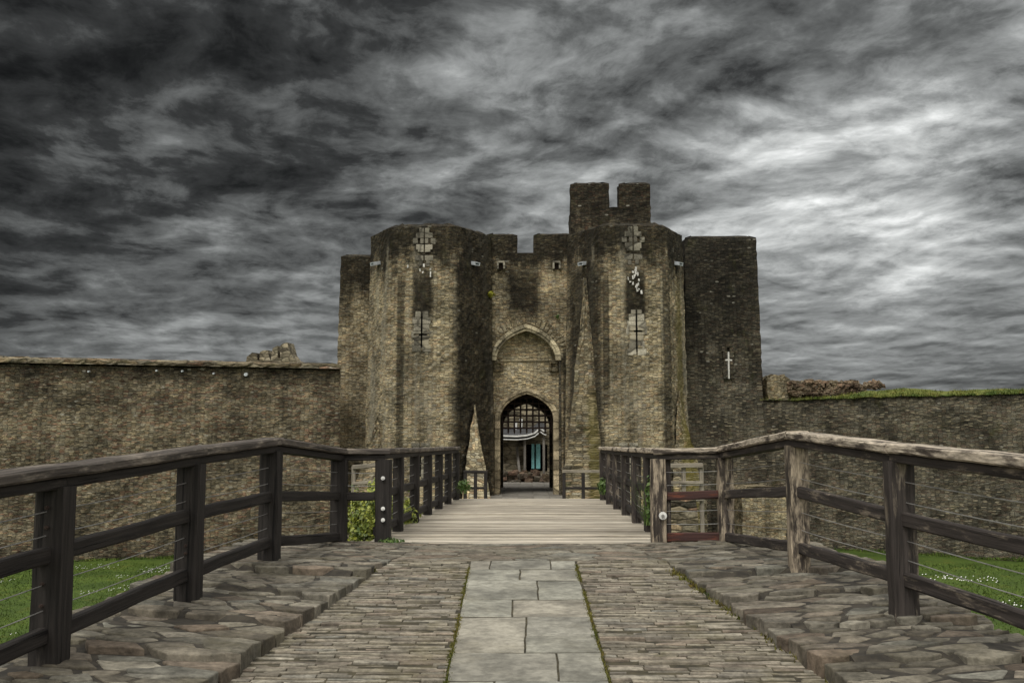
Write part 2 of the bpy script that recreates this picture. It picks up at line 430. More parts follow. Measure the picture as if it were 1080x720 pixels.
def island_mat(name, pal, spread=0.7, fine_scale=18, fine=(0.6, 1.35), moss=0.0, mosscol=(0.07, 0.075, 0.016), rough=0.85, bump=0.5, bdist=0.02, blotch=0.5, spec=0.3, aniso=(1, 1, 1), coord='Position'):
    """a separate tint for every stone or plank, worn and blotched"""
    m, t, b = newmat(name)
    ge = nd(t, 'ShaderNodeNewGeometry')
    pos = ge.outputs['Position'] if coord == 'Position' else nd(t, 'ShaderNodeUVMap', uv_map="UV").outputs[0]
    rnd = ge.outputs['Random Per Island']
    k = len(pal)
    base = ramp(t, rnd, [(i / max(1, k - 1), c) for i, c in enumerate(pal)])
    r2 = nd(t, 'ShaderNodeTexWhiteNoise', {'W': mth(t, 'MULTIPLY', rnd, 913.7)}, noise_dimensions='1D').outputs['Value']
    pal_gain = 1.0
    base = mix(t, 1.0, base, grey(t, mth(t, 'ADD', 1 - spread / 2, mth(t, 'MULTIPLY', r2, spread))), 'MULTIPLY')
    off = nd(t, 'ShaderNodeCombineXYZ', {0: mth(t, 'MULTIPLY', r2, 37.0), 1: mth(t, 'MULTIPLY', rnd, 53.0), 2: 0.0}).outputs[0]
    q = vadd(t, vmul(t, pos, aniso), off)
    f = noi(t, q, fine_scale, 6, 0.65)
    g = noi(t, q, fine_scale * 0.2, 5, 0.6)
    base = mix(t, 1.0, base, grey(t, mrange(t, f, 0.25, 0.75, fine[0], fine[1])), 'MULTIPLY')
    base = mix(t, 1.0, base, grey(t, mrange(t, g, 0.3, 0.7, 1 - blotch, 1 + blotch * .6)), 'MULTIPLY')
    if moss:
        mm = mrange(t, noi(t, pos, 1.7, 6, 0.7), 0.50, 0.72, 0.0, moss)
        base = mix(t, mm, base, mosscol)
    t.links.new(base, b.inputs['Base Color'])
    b.inputs['Roughness'].default_value = rough
    b.inputs['Specular IOR Level'].default_value = spec
    hh = mth(t, 'ADD', mth(t, 'MULTIPLY', f, 0.6), mth(t, 'MULTIPLY', g, 0.8))
    bp = nd(t, 'ShaderNodeBump', {'Strength': bump, 'Distance': bdist, 'Height': hh})
    t.links.new(bp.outputs[0], b.inputs['Normal'])
    return m

M['flag'] = island_mat('flagstone', [(0.122, 0.108, 0.081), (0.175, 0.158, 0.12), (0.142, 0.122, 0.091), (0.21, 0.193, 0.152), (0.15, 0.115, 0.083), (0.165, 0.159, 0.13)], spread=0.4, moss=0.35, mosscol=(0.11, 0.095, 0.05), bump=0.8, bdist=0.03)
M['sett'] = island_mat('sett_stone', [(0.18, 0.158, 0.117), (0.236, 0.21, 0.16), (0.203, 0.176, 0.133), (0.262, 0.238, 0.188), (0.195, 0.157, 0.118), (0.212, 0.201, 0.166)], spread=0.34, moss=0.45, mosscol=(0.14, 0.12, 0.05), bump=0.8, fine_scale=22)
M['slab'] = island_mat('slab_stone', [(0.20, 0.195, 0.16), (0.24, 0.23, 0.19), (0.27, 0.245, 0.195), (0.215, 0.21, 0.178)], spread=0.3, fine=(0.7, 1.3), blotch=0.4, moss=0.2, mosscol=(0.20, 0.17, 0.10), bump=0.35, bdist=0.015, fine_scale=12)
M['plank'] = island_mat('deck_plank', [(0.255, 0.222, 0.172), (0.44, 0.39, 0.307), (0.34, 0.30, 0.238), (0.50, 0.448, 0.36)], spread=0.6, aniso=(0.12, 1.6, 1), fine_scale=16, fine=(0.6, 1.3), blotch=0.35, bump=0.5, moss=0.25, mosscol=(0.20, 0.165, 0.11))
M['loose'] = island_mat('loose_stone', [(0.10, 0.085, 0.065), (0.19, 0.16, 0.12), (0.15, 0.09, 0.06), (0.22, 0.19, 0.14)], moss=0.4)

def wood_mat(name, basec, wornc, worn, thr=0.55, rough=0.75, gscale=1.0):
    m, t, b = newmat(name)
    uv = nd(t, 'ShaderNodeUVMap', uv_map="UV").outputs[0]
    g = noi(t, vmul(t, uv, (1.2 * gscale, 26, 1)), 1.0, 6, 0.65)
    p = noi(t, vmul(t, uv, (1.6 * gscale, 7.5, 1)), 1.0, 7, 0.72)
    fn = noi(t, vmul(t, uv, (10, 60, 1)), 1.0, 3, 0.6)
    base = mix(t, 1.0, basec, grey(t, mrange(t, g, 0.3, 0.7, 0.55, 1.55)), 'MULTIPLY')
    wc = mix(t, 1.0, wornc, grey(t, mrange(t, fn, 0.3, 0.7, 0.55, 1.3)), 'MULTIPLY')
    wm = mrange(t, p, thr - 0.05, thr + 0.09, 0.0, worn)
    col = mix(t, wm, base, wc)
    crack = mrange(t, noi(t, vmul(t, uv, (0.6, 30, 1)), 1.0, 4, 0.6), 0.59, 0.66, 1.0, 0.28)
    col = mix(t, 1.0, col, grey(t, crack), 'MULTIPLY')
    t.links.new(col, b.inputs['Base Color'])
    b.inputs['Roughness'].default_value = rough
    b.inputs['Specular IOR Level'].default_value = 0.25
    h = mth(t, 'ADD', mth(t, 'MULTIPLY', g, 0.7), mth(t, 'MULTIPLY', crack, 0.6))
    bp = nd(t, 'ShaderNodeBump', {'Strength': 0.8, 'Distance': 0.012, 'Height': h})
    t.links.new(bp.outputs[0], b.inputs['Normal'])
    return m

M['timber'] = wood_mat('dark_timber', (0.024, 0.0205, 0.018), (0.11, 0.095, 0.078), 0.5, 0.63)
M['cap_l'] = wood_mat('dark_handrail', (0.070, 0.059, 0.050), (0.24, 0.205, 0.165), 0.75, 0.53)
M['timber_r'] = wood_mat('flaking_timber', (0.040, 0.033, 0.029), (0.26, 0.215, 0.16), 0.85, 0.57)
M['post_r'] = wood_mat('peeling_post', (0.045, 0.036, 0.029), (0.42, 0.345, 0.25), 0.9, 0.485)
M['cap_r'] = wood_mat('bleached_handrail', (0.055, 0.043, 0.034), (0.52, 0.445, 0.345), 0.95, 0.455)
M['maroon'] = wood_mat('maroon_rail', (0.052, 0.026, 0.022), (0.17, 0.055, 0.032), 0.8, 0.55)
M['pale_wood'] = wood_mat('pale_fence_wood', (0.20, 0.175, 0.135), (0.36, 0.32, 0.25), 0.6, 0.5)
M['grey_wood'] = wood_mat('grey_wood', (0.16, 0.145, 0.125), (0.30, 0.275, 0.24), 0.6, 0.5)

def plain(name, c, rough=0.6, metal=0.0, var=0.25, scale=8):
    m, t, b = newmat(name)
    pos = nd(t, 'ShaderNodeNewGeometry').outputs['Position']
    n_ = noi(t, pos, scale, 5, 0.6)
    col = mix(t, 1.0, c, grey(t, mrange(t, n_, 0.3, 0.7, 1 - var, 1 + var)), 'MULTIPLY')
    t.links.new(col, b.inputs['Base Color'])
    b.inputs['Roughness'].default_value = rough
    b.inputs['Metallic'].default_value = metal
    return m

M['wire'] = plain('steel_wire', (0.34, 0.33, 0.31), 0.45, 0.6)
M['iron'] = plain('rusty_iron', (0.042, 0.026, 0.019), 0.8, 0.2)
M['white'] = plain('white_paint', (0.72, 0.71, 0.67), 0.6, 0, 0.12)
M['lead'] = plain('lead_spout', (0.55, 0.58, 0.60), 0.55, 0.2, 0.15)
M['lime'] = plain('lime_streak', (0.56, 0.54, 0.49), 0.9, 0, 0.3, 20)
M['turq'] = plain('turquoise_paint', (0.22, 0.50, 0.50), 0.6, 0, 0.15)
M['earth'] = plain('earth', (0.060, 0.050, 0.032), 0.95, 0, 0.45, 5)
M['joint'] = plain('joint_soil', (0.046, 0.038, 0.020), 0.95, 0, 0.6, 7)
M['mortar'] = plain('lime_mortar', (0.036, 0.030, 0.021), 0.95, 0, 0.5, 9)
M['joint_moss'] = plain('mossy_joint', (0.095, 0.082, 0.028), 0.95, 0, 0.6, 11)
M['slate'] = plain('slate_roof', (0.05, 0.05, 0.052), 0.7, 0, 0.3, 4)
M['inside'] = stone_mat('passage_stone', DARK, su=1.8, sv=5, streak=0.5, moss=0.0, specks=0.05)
M['court'] = island_mat('court_paving', [(0.22, 0.20, 0.17), (0.28, 0.26, 0.22), (0.25, 0.23, 0.2)], spread=0.3, fine=(0.85, 1.15), blotch=0.3)

def grass_mat(name, c1, c2, scale=2.0):
    m, t, b = newmat(name)
    pos = nd(t, 'ShaderNodeNewGeometry').outputs['Position']
    n1_ = noi(t, pos, scale * .25, 5, 0.6)
    n2_ = noi(t, pos, scale * 6, 4, 0.7)
    col = mix(t, mrange(t, n1_, 0.38, 0.62), c1, c2)
    yel = mrange(t, noi(t, pos, scale * .9, 4, .6), .52, .72, 0.0, .5)
    col = mix(t, yel, col, (c2[0] * 1.7, c2[1] * 1.15, c2[2] * 1.2))
    col = mix(t, 1.0, col, grey(t, mrange(t, n2_, 0.25, 0.75, 0.55, 1.45)), 'MULTIPLY')
    t.links.new(col, b.inputs['Base Color'])
    b.inputs['Roughness'].default_value = 0.8
    b.inputs['Specular IOR Level'].default_value = 0.2
    return m
M['lawn'] = grass_mat('lawn', (0.040, 0.068, 0.010), (0.062, 0.098, 0.015))
M['blade'] = grass_mat('grass_blade', (0.048, 0.082, 0.012), (0.085, 0.125, 0.022))
M['mossm'] = grass_mat('moss', (0.075, 0.085, 0.014), (0.13, 0.115, 0.028), 6)
M['turf'] = grass_mat('wall_turf', (0.055, 0.085, 0.014), (0.13, 0.14, 0.03), 3)
M['daisy'] = plain('daisy_petal', (0.75, 0.75, 0.70), 0.7, 0, 0.1)

def leaf_mat(name, c1, c2):
    m, t, b = newmat(name)
    rnd = nd(t, 'ShaderNodeNewGeometry').outputs['Random Per Island']
    t.links.new(ramp(t, rnd, [(0, c1), (0.6, tuple((a + b_) / 2 for a, b_ in zip(c1, c2))), (1, c2)]), b.inputs['Base Color'])
    b.inputs['Roughness'].default_value = 0.5
    b.inputs['Subsurface Weight'].default_value = 0.0
    b.inputs['Transmission Weight'].default_value = 0.0
    return m
M['ivy'] = leaf_mat('ivy_leaf', (0.06, 0.10, 0.015), (0.36, 0.38, 0.05))
M['weed'] = leaf_mat('weed_leaf', (0.04, 0.09, 0.012), (0.11, 0.17, 0.03))
M['yellow'] = leaf_mat('yellow_flower', (0.20, 0.21, 0.01), (0.42, 0.37, 0.02))

# ------------------------------------------------------------------ the setting: ground
GRASS_Z = -3.0
mb = MB()
n = 40
xs = [-600, -200, -90] + [-60 + 3 * i for i in range(41)] + [90, 200, 600]
ys = [-200, -60, -20] + [-6 + 3 * i for i in range(30)] + [120, 250, 900]
idx = {}
for j, y in enumerate(ys):
    for i, x in enumerate(xs):
        z = GRASS_Z + 0.10 * noise.noise(Vector((x * .2, y * .2, 0)))
        idx[i, j] = mb.add((x, y, z))
for j in range(len(ys) - 1):
    for i in range(len(xs) - 1):
        mb.face((idx[i, j], idx[i + 1, j], idx[i + 1, j + 1], idx[i, j + 1]))
tag(mb.build('ground', M['lawn'], smooth=True), kind='structure')

def path_z(d):
    if d >= 11.6: return 0.0
    if d >= 4.5: return -0.07 * (11.6 - d)
    return -0.07 * 7.1 - 0.02 * (4.5 - d)

def kerb_x(d):
    """half width of the cobbled path at distance d"""
    return 1.53 + (11.6 - d) * 0.14 if d > 5 else 1.53 + 6.6 * .14

EDGE = 3.58
TIERS = [(11.05, 13.62, 0.02), (10.4, 11.05, 0.025), (9.35, 10.4, -0.02), (8.2, 9.35, -0.065), (7.15, 8.2, -0.11), (6.2, 7.15, -0.155), (5.0, 6.2, -0.20), (3.5, 5.0, -0.25), (0, 3.5, -0.30), (-4, 0, -.35)]
# earth body under the whole approach, down to the moat
mb = MB()
prof = [(-4, -0.65), (3.5, -0.56), (4.5, -0.503), (11.6, -0.006), (13.64, -0.006)]
for i in range(len(prof) - 1):
    (ya, za), (yb, zb) = prof[i], prof[i + 1]
    e = EDGE - 0.06
    mb.poly([(-e, ya, za), (e, ya, za), (e, yb, zb), (-e, yb, zb)])
    for sx in (-1, 1):
        q = [(sx * e, ya, za), (sx * e, yb, zb), (sx * e, yb, -3.3), (sx * e, ya, -3.3)]
        mb.poly(q if sx > 0 else q[::-1], None, 1)
mb.poly([(-EDGE + .06, 13.64, -3.3), (EDGE - .06, 13.64, -3.3), (EDGE - .06, 13.64, -.05), (-EDGE + .06, 13.64, -.05)][::-1], None, 1)
tag(mb.build('causeway', [M['joint'], M['pier']]), kind='structure')

# ---- voronoi paving stones
def clip(poly, nx, ny, c):
    out = []
    for i in range(len(poly)):
        a = poly[i]; b = poly[(i + 1) % len(poly)]
        da = nx * a[0] + ny * a[1] - c; db = nx * b[0] + ny * b[1] - c
        if da <= 0: out.append(a)
        if (da < 0 < db) or (db < 0 < da):
            f = da / (da - db)
            out.append((a[0] + (b[0] - a[0]) * f, a[1] + (b[1] - a[1]) * f))
    return out

def voronoi(region, pts, stretch, gap):
    res = []
    k = stretch
    for i, p in enumerate(pts):
        poly = [(x / k, y) for x, y in region]
        a = (p[0] / k, p[1])
        near = sorted(range(len(pts)), key=lambda j: (pts[j][0] / k - a[0]) ** 2 + (pts[j][1] - a[1]) ** 2)[1:18]
        for j in near:
            b = (pts[j][0] / k, pts[j][1])
            nx, ny = b[0] - a[0], b[1] - a[1]
            L = math.hypot(nx, ny); nx /= L; ny /= L
            c = nx * (a[0] + b[0]) / 2 + ny * (a[1] + b[1]) / 2 - gap / 2
            poly = clip(poly, nx, ny, c)
            if len(poly) < 3: break
        if len(poly) >= 3:
            res.append([(x * k, y) for x, y in poly])
    return res

def slab_stone(mb, poly, zf, depth=0.12, round_=0.02, tilt=0.012, rough=0.006, edge_noise=0.0, mi=0):
    """one stone: outline roughened, top edge rounded, sides down to -depth"""
    pts = []
    for i in range(len(poly)):
        a = poly[i]; b = poly[(i + 1) % len(poly)]
        L = math.hypot(b[0] - a[0], b[1] - a[1])
        k = max(1, int(L / 0.11))
        for q in range(k):
            f = q / k
            pts.append((a[0] + (b[0] - a[0]) * f, a[1] + (b[1] - a[1]) * f))
    if len(pts) < 3: return
    cx = sum(p[0] for p in pts) / len(pts); cy = sum(p[1] for p in pts) / len(pts)
    if edge_noise:
        pp = []
        for (x, y) in pts:
            v = noise.noise_vector(Vector((x * 5, y * 5, 1.3)))
            w = noise.noise_vector(Vector((x * 14, y * 14, 7.3)))
            pp.append((x + edge_noise * (v.x + .5 * w.x), y + edge_noise * (v.y + .5 * w.y)))
        pts = pp
    tx, ty = R.gauss(0, tilt), R.gauss(0, tilt); dz0 = R.gauss(0, tilt * .5)
    def Z(x, y): return zf(x, y) + dz0 + tx * (x - cx) + ty * (y - cy) + rough * noise.noise(Vector((x * 9, y * 9, cx)))
    n_ = len(pts)
    def shrink(k):
        out = []
        for (x, y) in pts:
            L = math.hypot(x - cx, y - cy) or 1e-6
            f = max(0.0, 1 - k / L)
            out.append((cx + (x - cx) * f, cy + (y - cy) * f))
        return out
    r0 = [mb.add((x, y, Z(x, y) - depth)) for x, y in pts]
    r1 = [mb.add((x, y, Z(x, y) - round_)) for x, y in pts]
    r2 = [mb.add((x, y, Z(x, y) - round_ * .3)) for x, y in shrink(round_ * .4)]
    r3 = [mb.add((x, y, Z(x, y))) for x, y in shrink(round_ * 1.3)]
    for ra, rb in ((r0, r1), (r1, r2), (r2, r3)):
        for i in range(n_):
            j = (i + 1) % n_
            mb.face((ra[i], ra[j], rb[j], rb[i]), None, mi)
    if n_ > 4:
        r4 = [mb.add((cx + (mb.v[r3[i]][0] - cx) * .5, cy + (mb.v[r3[i]][1] - cy) * .5,
                      Z(cx + (mb.v[r3[i]][0] - cx) * .5, cy + (mb.v[r3[i]][1] - cy) * .5) + 0.002)) for i in range(n_)]
        for i in range(n_):
            j = (i + 1) % n_
            mb.face((r3[i], r3[j], r4[j], r4[i]), None, mi)
        mb.face(r4, None, mi)
    else:
        mb.face(r3, None, mi)

def ccw(poly):
    a = sum(poly[i][0] * poly[(i + 1) % len(poly)][1] - poly[(i + 1) % len(poly)][0] * poly[i][1] for i in range(len(poly)))
    return poly if a > 0 else poly[::-1]

def tier_z(x, y, side):
    skew = .28 if side < 0 else -.05
    y2 = y - skew * ((abs(x) - 1.6) / 2.2) + .16 * noise.noise(Vector((x * .9, y * .4, side * 9)))
    z = -.47
    for (d0, d1, z0) in TIERS:
        if d0 <= y2: z = z0; break
    else: z = TIERS[-1][2]
    if y2 > 10.4: z += .02 * (abs(x) - 1.6)
    z += .000 - .018 * max(0, 11 - y) + (.055 * (min(abs(x), 3.15) - 1.7) - .12 * max(0, abs(x) - 3.2)) * min(1, max(0, (11.5 - y) / 1.5))
    return z

for side, nm in ((-1, 'pavement_west'), (1, 'pavement_east')):
    mb = MB()
    pts = []; tries = 0
    while tries < 26000:
        tries += 1
        y = R.uniform(3.0, 13.6); x = side * R.uniform(kerb_x(y), EDGE)
        rr_ = 0.125 + .08 * (noise.noise(Vector((x * 1.3, y * 1.3, 5))) + .3)
        if all(((x - q[0]) / 1.9) ** 2 + (y - q[1]) ** 2 > rr_ ** 2 for q in pts):
            pts.append((x, y))
    reg = ccw([(side * kerb_x(3.0), 3.0), (side * EDGE, 3.0), (side * EDGE, 13.62), (side * kerb_x(13.6), 13.62)])
    # kerb line bends at the threshold: keep the field convex by clipping against the straight part only
    for poly in voronoi(reg, pts, 1.9, 0.027):
        cx_ = sum(p[0] for p in poly) / len(poly); cy_ = sum(p[1] for p in poly) / len(poly)
        zc0 = tier_z(cx_, cy_, side)
        bend = [(x + side * .05 * noise.noise(Vector((y * 1.6, side, 0))), y) for x, y in poly]
        slab_stone(mb, ccw(bend), lambda x, y: zc0 + (.018 * (y - cy_) + .055 * (abs(x) - abs(cx_)) if cy_ < 10.4 else .02 * (abs(x) - abs(cx_))), depth=0.15, round_=0.009, tilt=0.012, rough=0.010, edge_noise=0.045)
    # soil and mortar filling the joints almost to the brim, following the steps
    nx_, ny_ = 26, 120
    gi = {}
    for j in range(ny_ + 1):
        y = 3.0 + (13.61 - 3.0) * j / ny_
        k0 = kerb_x(y) + .05
        for i in range(nx_ + 1):
            x = side * (k0 + (EDGE - .05 - k0) * i / nx_)
            gi[i, j] = mb.add((x, y, min(tier_z(x, y, side), tier_z(x, y - .07, side)) - .008 + .004 * noise.noise(Vector((x * 8, y * 8, 0)))))
    for j in range(ny_):
        for i in range(nx_):
            q = (gi[i, j], gi[i + 1, j], gi[i + 1, j + 1], gi[i, j + 1])
            mb.face(q if side > 0 else q[::-1], None, 1)
        a_, b_ = gi[0, j], gi[0, j + 1]
        A_, B_ = Vector(mb.v[a_]), Vector(mb.v[b_])
        q = [A_, B_, B_ - Vector((0, 0, .35)), A_ - Vector((0, 0, .35))]
        mb.poly(q if side > 0 else q[::-1], None, 1)
    tag(mb.build(nm, [M['flag'], M['mortar']]), kind='structure')

# threshold strip of pale slabs between path and deck
mb = MB()
pts = []
while len(pts) < 62:
    p = (R.uniform(-1.6, 1.6), R.uniform(11.6, 13.6))
    if all(((p[0] - q[0]) / 2) ** 2 + (p[1] - q[1]) ** 2 > .14 ** 2 for q in pts): pts.append(p)
for poly in voronoi([(-1.53, 11.62), (1.53, 11.62), (1.53, 13.6), (-1.53, 13.6)], pts, 2.0, 0.014):
    slab_stone(mb, ccw(poly), lambda x, y: 0.004, depth=0.09, round_=0.012, tilt=0.006, rough=0.006, edge_noise=0.02)
tag(mb.build('threshold_path', M['flag']), kind='structure')

# centre slabs
def pd(py):
    """distance along the path that shows at photo row py"""
    d = 8.0
    for _ in range(60):
        d = Gz(555, py, path_z(d)).y * .5 + d * .5
    return d
def slab_edges(py):
    # left and right edges of the slab strip measured on the photo
    xl = 497 + (472 - 497) * (py - 590) / 130; xr = 605 + (640 - 605) * (py - 590) / 130
    return xl, xr
def strip_x(d, side):
    py = 470 + FPX * (EYE - path_z(d)) / d
    py = max(590, min(725, py))
    return (slab_edges(py)[0 if side < 0 else 1] - 555) / FPX * pd(py)

mb = MB()
def sx_(px, py):
    d = pd(py); return (px - 555) / FPX * d
XL = lambda d: -0.585 - 0.02 * max(0, 11.6 - d) * 0
rows = [(590, 600, [517.6, 580]), (600, 611.5, [548]), (611.5, 632, [566.5]), (632, 650, [540.5]), (650, 688, [554]), (688, 718, [587]), (718, 760, [520]), (760, 830, [575]), (830, 960, [540])]
for (ya, yb, cuts) in rows:
    da, db = pd(yb), pd(ya)
    if ya == 590: db = 11.6
    ym = (ya + yb) / 2; dm = pd(ym)
    La = (slab_edges(min(yb, 725))[0] - 555) / FPX * pd(min(yb, 725)); Lb = (slab_edges(min(ya, 725))[0] - 555) / FPX * pd(min(ya, 725))
    Ra = (slab_edges(min(yb, 725))[1] - 555) / FPX * pd(min(yb, 725)); Rb = (slab_edges(min(ya, 725))[1] - 555) / FPX * pd(min(ya, 725))
    cx = [None] + [(c - 555) / FPX * dm for c in cuts] + [None]
    for i in range(len(cx) - 1):
        g = 0.007
        xa0 = (La if cx[i] is None else cx[i]) + g; xb0 = (Lb if cx[i] is None else cx[i]) + g
        xa1 = (Ra if cx[i + 1] is None else cx[i + 1]) - g; xb1 = (Rb if cx[i + 1] is None else cx[i + 1]) - g
        parts = [(da + 2.4 * g, db - 2.4 * g)]
        if ya == 650 and i == 1:
            dmid = pd(670); parts = [(da + 2.4 * g, dmid - 1.5 * g), (dmid + 1.5 * g, db - 2.4 * g)]
        for (p0, p1) in parts:
            f0 = (p0 - da) / (db - da); f1 = (p1 - da) / (db - da)
            lx = lambda f: xa0 + (xb0 - xa0) * f
            rx = lambda f: xa1 + (xb1 - xa1) * f
            slab_stone(mb, [(lx(f0), p0), (rx(f0), p0), (rx(f1), p1), (lx(f1), p1)], lambda x, y: path_z(y) + 0.002, depth=0.08, round_=0.005, tilt=0.005, rough=0.005, edge_noise=0.010)
for (ya, yb) in ((3.0, 4.5), (4.5, 11.62)):
    e0, e1, f0, f1 = strip_x(ya, -1), strip_x(ya, 1), strip_x(yb, -1), strip_x(yb, 1)
    mb.poly([(e0, ya, path_z(ya) - .007), (e1, ya, path_z(ya) - .007), (f1, yb, path_z(yb) - .007), (f0, yb, path_z(yb) - .007)], None, 1)
tag(mb.build('slab_path', [M['slab'], M['joint_moss']]), kind='structure')
SL = lambda d: -(0.60 + 0.022 * (11.6 - d)) if d < 11.6 else -0.6
# setts laid on edge across the path, both sides of the slabs
for side, nm in ((-1, 'cobbled_path_west'), (1, 'cobbled_path_east')):
    mb = MB()
    d = 11.58
    while d > 1.0:
        dep = R.uniform(0.045, 0.085)
        x0 = strip_x(d, side); x1 = side * (kerb_x(d) + 0.02)
        lo, hi_ = min(x0, x1) + 0.015, max(x0, x1)
        x = lo - R.uniform(0, .25)
        slope = R.uniform(-0.01, 0.01)
        while x < hi_:
            w = R.uniform(0.16, 0.52)
            a, b = max(x, lo), min(x + w, hi_)
            if b - a > 0.06:
                g = R.uniform(0.003, 0.006); gd = R.uniform(.006, .0105)
                sh = R.uniform(-.005, .005) 
                dd = R.uniform(-0.018, 0.018)
                hgt = R.gauss(0.001, 0.0022)
                if R.random() < 0.01: hgt -= 0.012
                slab_stone(mb, [(a + g, d - dep + gd + sh), (b - g, d - dep + gd - sh + R.uniform(-.008, .008)), (b - g, d - gd - sh), (a + g, d - gd + sh)],
                           lambda x_, y_, hgt=hgt: path_z(y_) + hgt, depth=0.07, round_=0.004, tilt=0.012, rough=0.005, edge_noise=0.009)
            x += w
        d -= dep
    tag(mb.build(nm, M['sett']), kind='structure')

# path beyond the deck up to and through the gate
def deck_z(d):
    if d < 24.8: return 0.0
    return -0.75 * min(1.0, (d - 24.8) / 13.5)
mb = MB()
mb.box((0.02, 44.5, -1.9), (3.0, 13, 2.3 - 0.02)); mb.box((0.1, 61.5, -1.9), (14, 21, 2.3 - 0.024))
for j in range(24):
    for i in (range(2, 7) if j < 12 else range(10)):
        slab_stone(mb, [(-2.8 + .62 * i, 38.4 + j * 1.05), (-2.8 + .62 * i + .6, 38.4 + j * 1.05), (-2.8 + .62 * i + .6, 38.4 + j * 1.05 + 1.03), (-2.8 + .62 * i, 38.4 + j * 1.05 + 1.03)], lambda x, y: -0.74, depth=.05, round_=.012, tilt=.003, rough=.003)
tag(mb.build('courtyard_path', M['court']), kind='structure')

# ------------------------------------------------------------------ walls of masonry
def sheet(mb, plan, z0, z1, step=0.16, vstep=None, jit=0.02, batter=0.0, closed=True, cap=True, capin=0.3, caph=0.15, hole=None, topfn=None, mi=0, u0=0.0, topjit=0.03, center=None):
    """masonry skin round a plan polygon (counter-clockwise from above): uneven faces, ragged top, sloped coping"""
    pts = [Vector((x, y, 0)) for x, y in plan]
    N = len(pts)
    ring = []; us = []; nor = []
    u = u0
    segs = N if closed else N - 1
    for i in range(segs):
        a, b = pts[i], pts[(i + 1) % N]
        L = (b - a).length
        k = max(1, int(L / step))
        dr = (b - a).normalized(); nn = Vector((dr.y, -dr.x, 0))
        for q in range(k):
            ring.append(a.lerp(b, q / k)); us.append(u + L * q / k)
            if q == 0:
                pa = pts[i - 1] if (closed or i > 0) else a
                d0 = (a - pa).normalized() if (a - pa).length > 1e-6 else dr
                n0 = Vector((d0.y, -d0.x, 0)); mm = (n0 + nn)
                mm = mm / max(0.4, mm.length ** 2 / 2) if mm.length > 1e-3 else nn
                nor.append(mm)
            else: nor.append(nn)
        u += L
    if not closed:
        ring.append(pts[-1]); us.append(u); nor.append(nn)
    m_ = len(ring)
    vs = vstep or step
    tops = []
    for i in range(m_):
        zt = z1 if topfn is None else topfn(ring[i].x, ring[i].y, us[i])
        tops.append(zt + R.uniform(-topjit, topjit))
    rows_ = max(2, int((z1 - z0) / vs))
    grid = []
    for r_ in range(rows_ + 1):
        line = []
        for i in range(m_):
            z = z0 + (tops[i] - z0) * r_ / rows_
            p = ring[i] + nor[i] * (batter * (z1 - z) + R.uniform(-jit, jit))
            line.append(mb.add((p.x, p.y, z)))
        grid.append(line)
    for r_ in range(rows_):
        for i in range(m_ if closed else m_ - 1):
            j = (i + 1) % m_
            ua = us[i]; ub = us[j] if j > i else u
            a, b, c, d = grid[r_][i], grid[r_][j], grid[r_ + 1][j], grid[r_ + 1][i]
            if hole is not None:
                mid = (Vector(mb.v[a]) + Vector(mb.v[c])) / 2
                if hole(mid.x, mid.y, mid.z): continue
            mb.face((a, b, c, d), [(ua, mb.v[a][2]), (ub, mb.v[b][2]), (ub, mb.v[c][2]), (ua, mb.v[d][2])], mi)
    if cap and closed:
        tr = grid[-1]
        inn = [mb.add((ring[i].x - nor[i].x * capin + R.uniform(-.02, .02), ring[i].y - nor[i].y * capin + R.uniform(-.02, .02), tops[i] + caph + R.uniform(-.02, .02))) for i in range(m_)]
        for i in range(m_):
            j = (i + 1) % m_
            ua = us[i]; ub = us[j] if j > i else u
            mb.face((tr[i], tr[j], inn[j], inn[i]), [(ua, tops[i]), (ub, tops[j]), (ub, tops[j] + .3), (ua, tops[i] + .3)], mi)
        mb.face(inn, None, mi)
    return grid

def arch_curve(xc, w, zs, za, n_=12):
    """pointed arch from left spring to right spring"""
    rr = 1.45
    c = (rr * rr - 1) / 2
    rad_ = 1 + c
    pts = []
    aend = math.atan2(rr, c)  # angle at apex seen from the right-shifted centre
    left = []
    for i in range(n_ + 1):
        a = math.pi - (math.pi - (math.pi - aend)) * 0
        th = math.pi - i / n_ * (math.atan2(rr, c))
        left.append((c + rad_ * math.cos(th), rad_ * math.sin(th)))
    for (x, z) in left: pts.append((xc + x * w, zs + z / rr * (za - zs)))
    for (x, z) in reversed(left[:-1]): pts.append((xc - x * w, zs + z / rr * (za - zs)))
    return pts

def arch_wall(mb, x0, x1, z0, z1, xc, w, zs, za, y, depth, rows_=14, mi=0, mi_in=0, jit=0.015, curve_n=12):
    cur = arch_curve(xc, w, zs, za, curve_n)
    def col(xa, xb, za0, zb0, k):
        zs_ = []
        for r_ in range(k):
            f0, f1 = r_ / k, (r_ + 1) / k
            q = [(xa, y, za0 + (z1 - za0) * f0), (xb, y, zb0 + (z1 - zb0) * f0), (xb, y, zb0 + (z1 - zb0) * f1), (xa, y, za0 + (z1 - za0) * f1)]
            mb.poly(q, [(p[0] + 20, p[2]) for p in q], mi)
    col(x0, xc - w, z0, z0, 20)
    col(xc + w, x1, z0, z0, 20)
    for i in range(len(cur) - 1):
        col(cur[i][0], cur[i + 1][0], cur[i][1], cur[i + 1][1], 6)
    full = [(xc - w, z0)] + cur + [(xc + w, z0)]
    s_ = 0
    for i in range(len(full) - 1):
        a, b = full[i], full[i + 1]
        L = math.hypot(b[0] - a[0], b[1] - a[1])
        mb.poly([(a[0], y, a[1]), (b[0], y, b[1]), (b[0], y + depth, b[1]), (a[0], y + depth, a[1])],
                [(0, s_), (0, s_ + L), (depth, s_ + L), (depth, s_)], mi_in)
        s_ += L

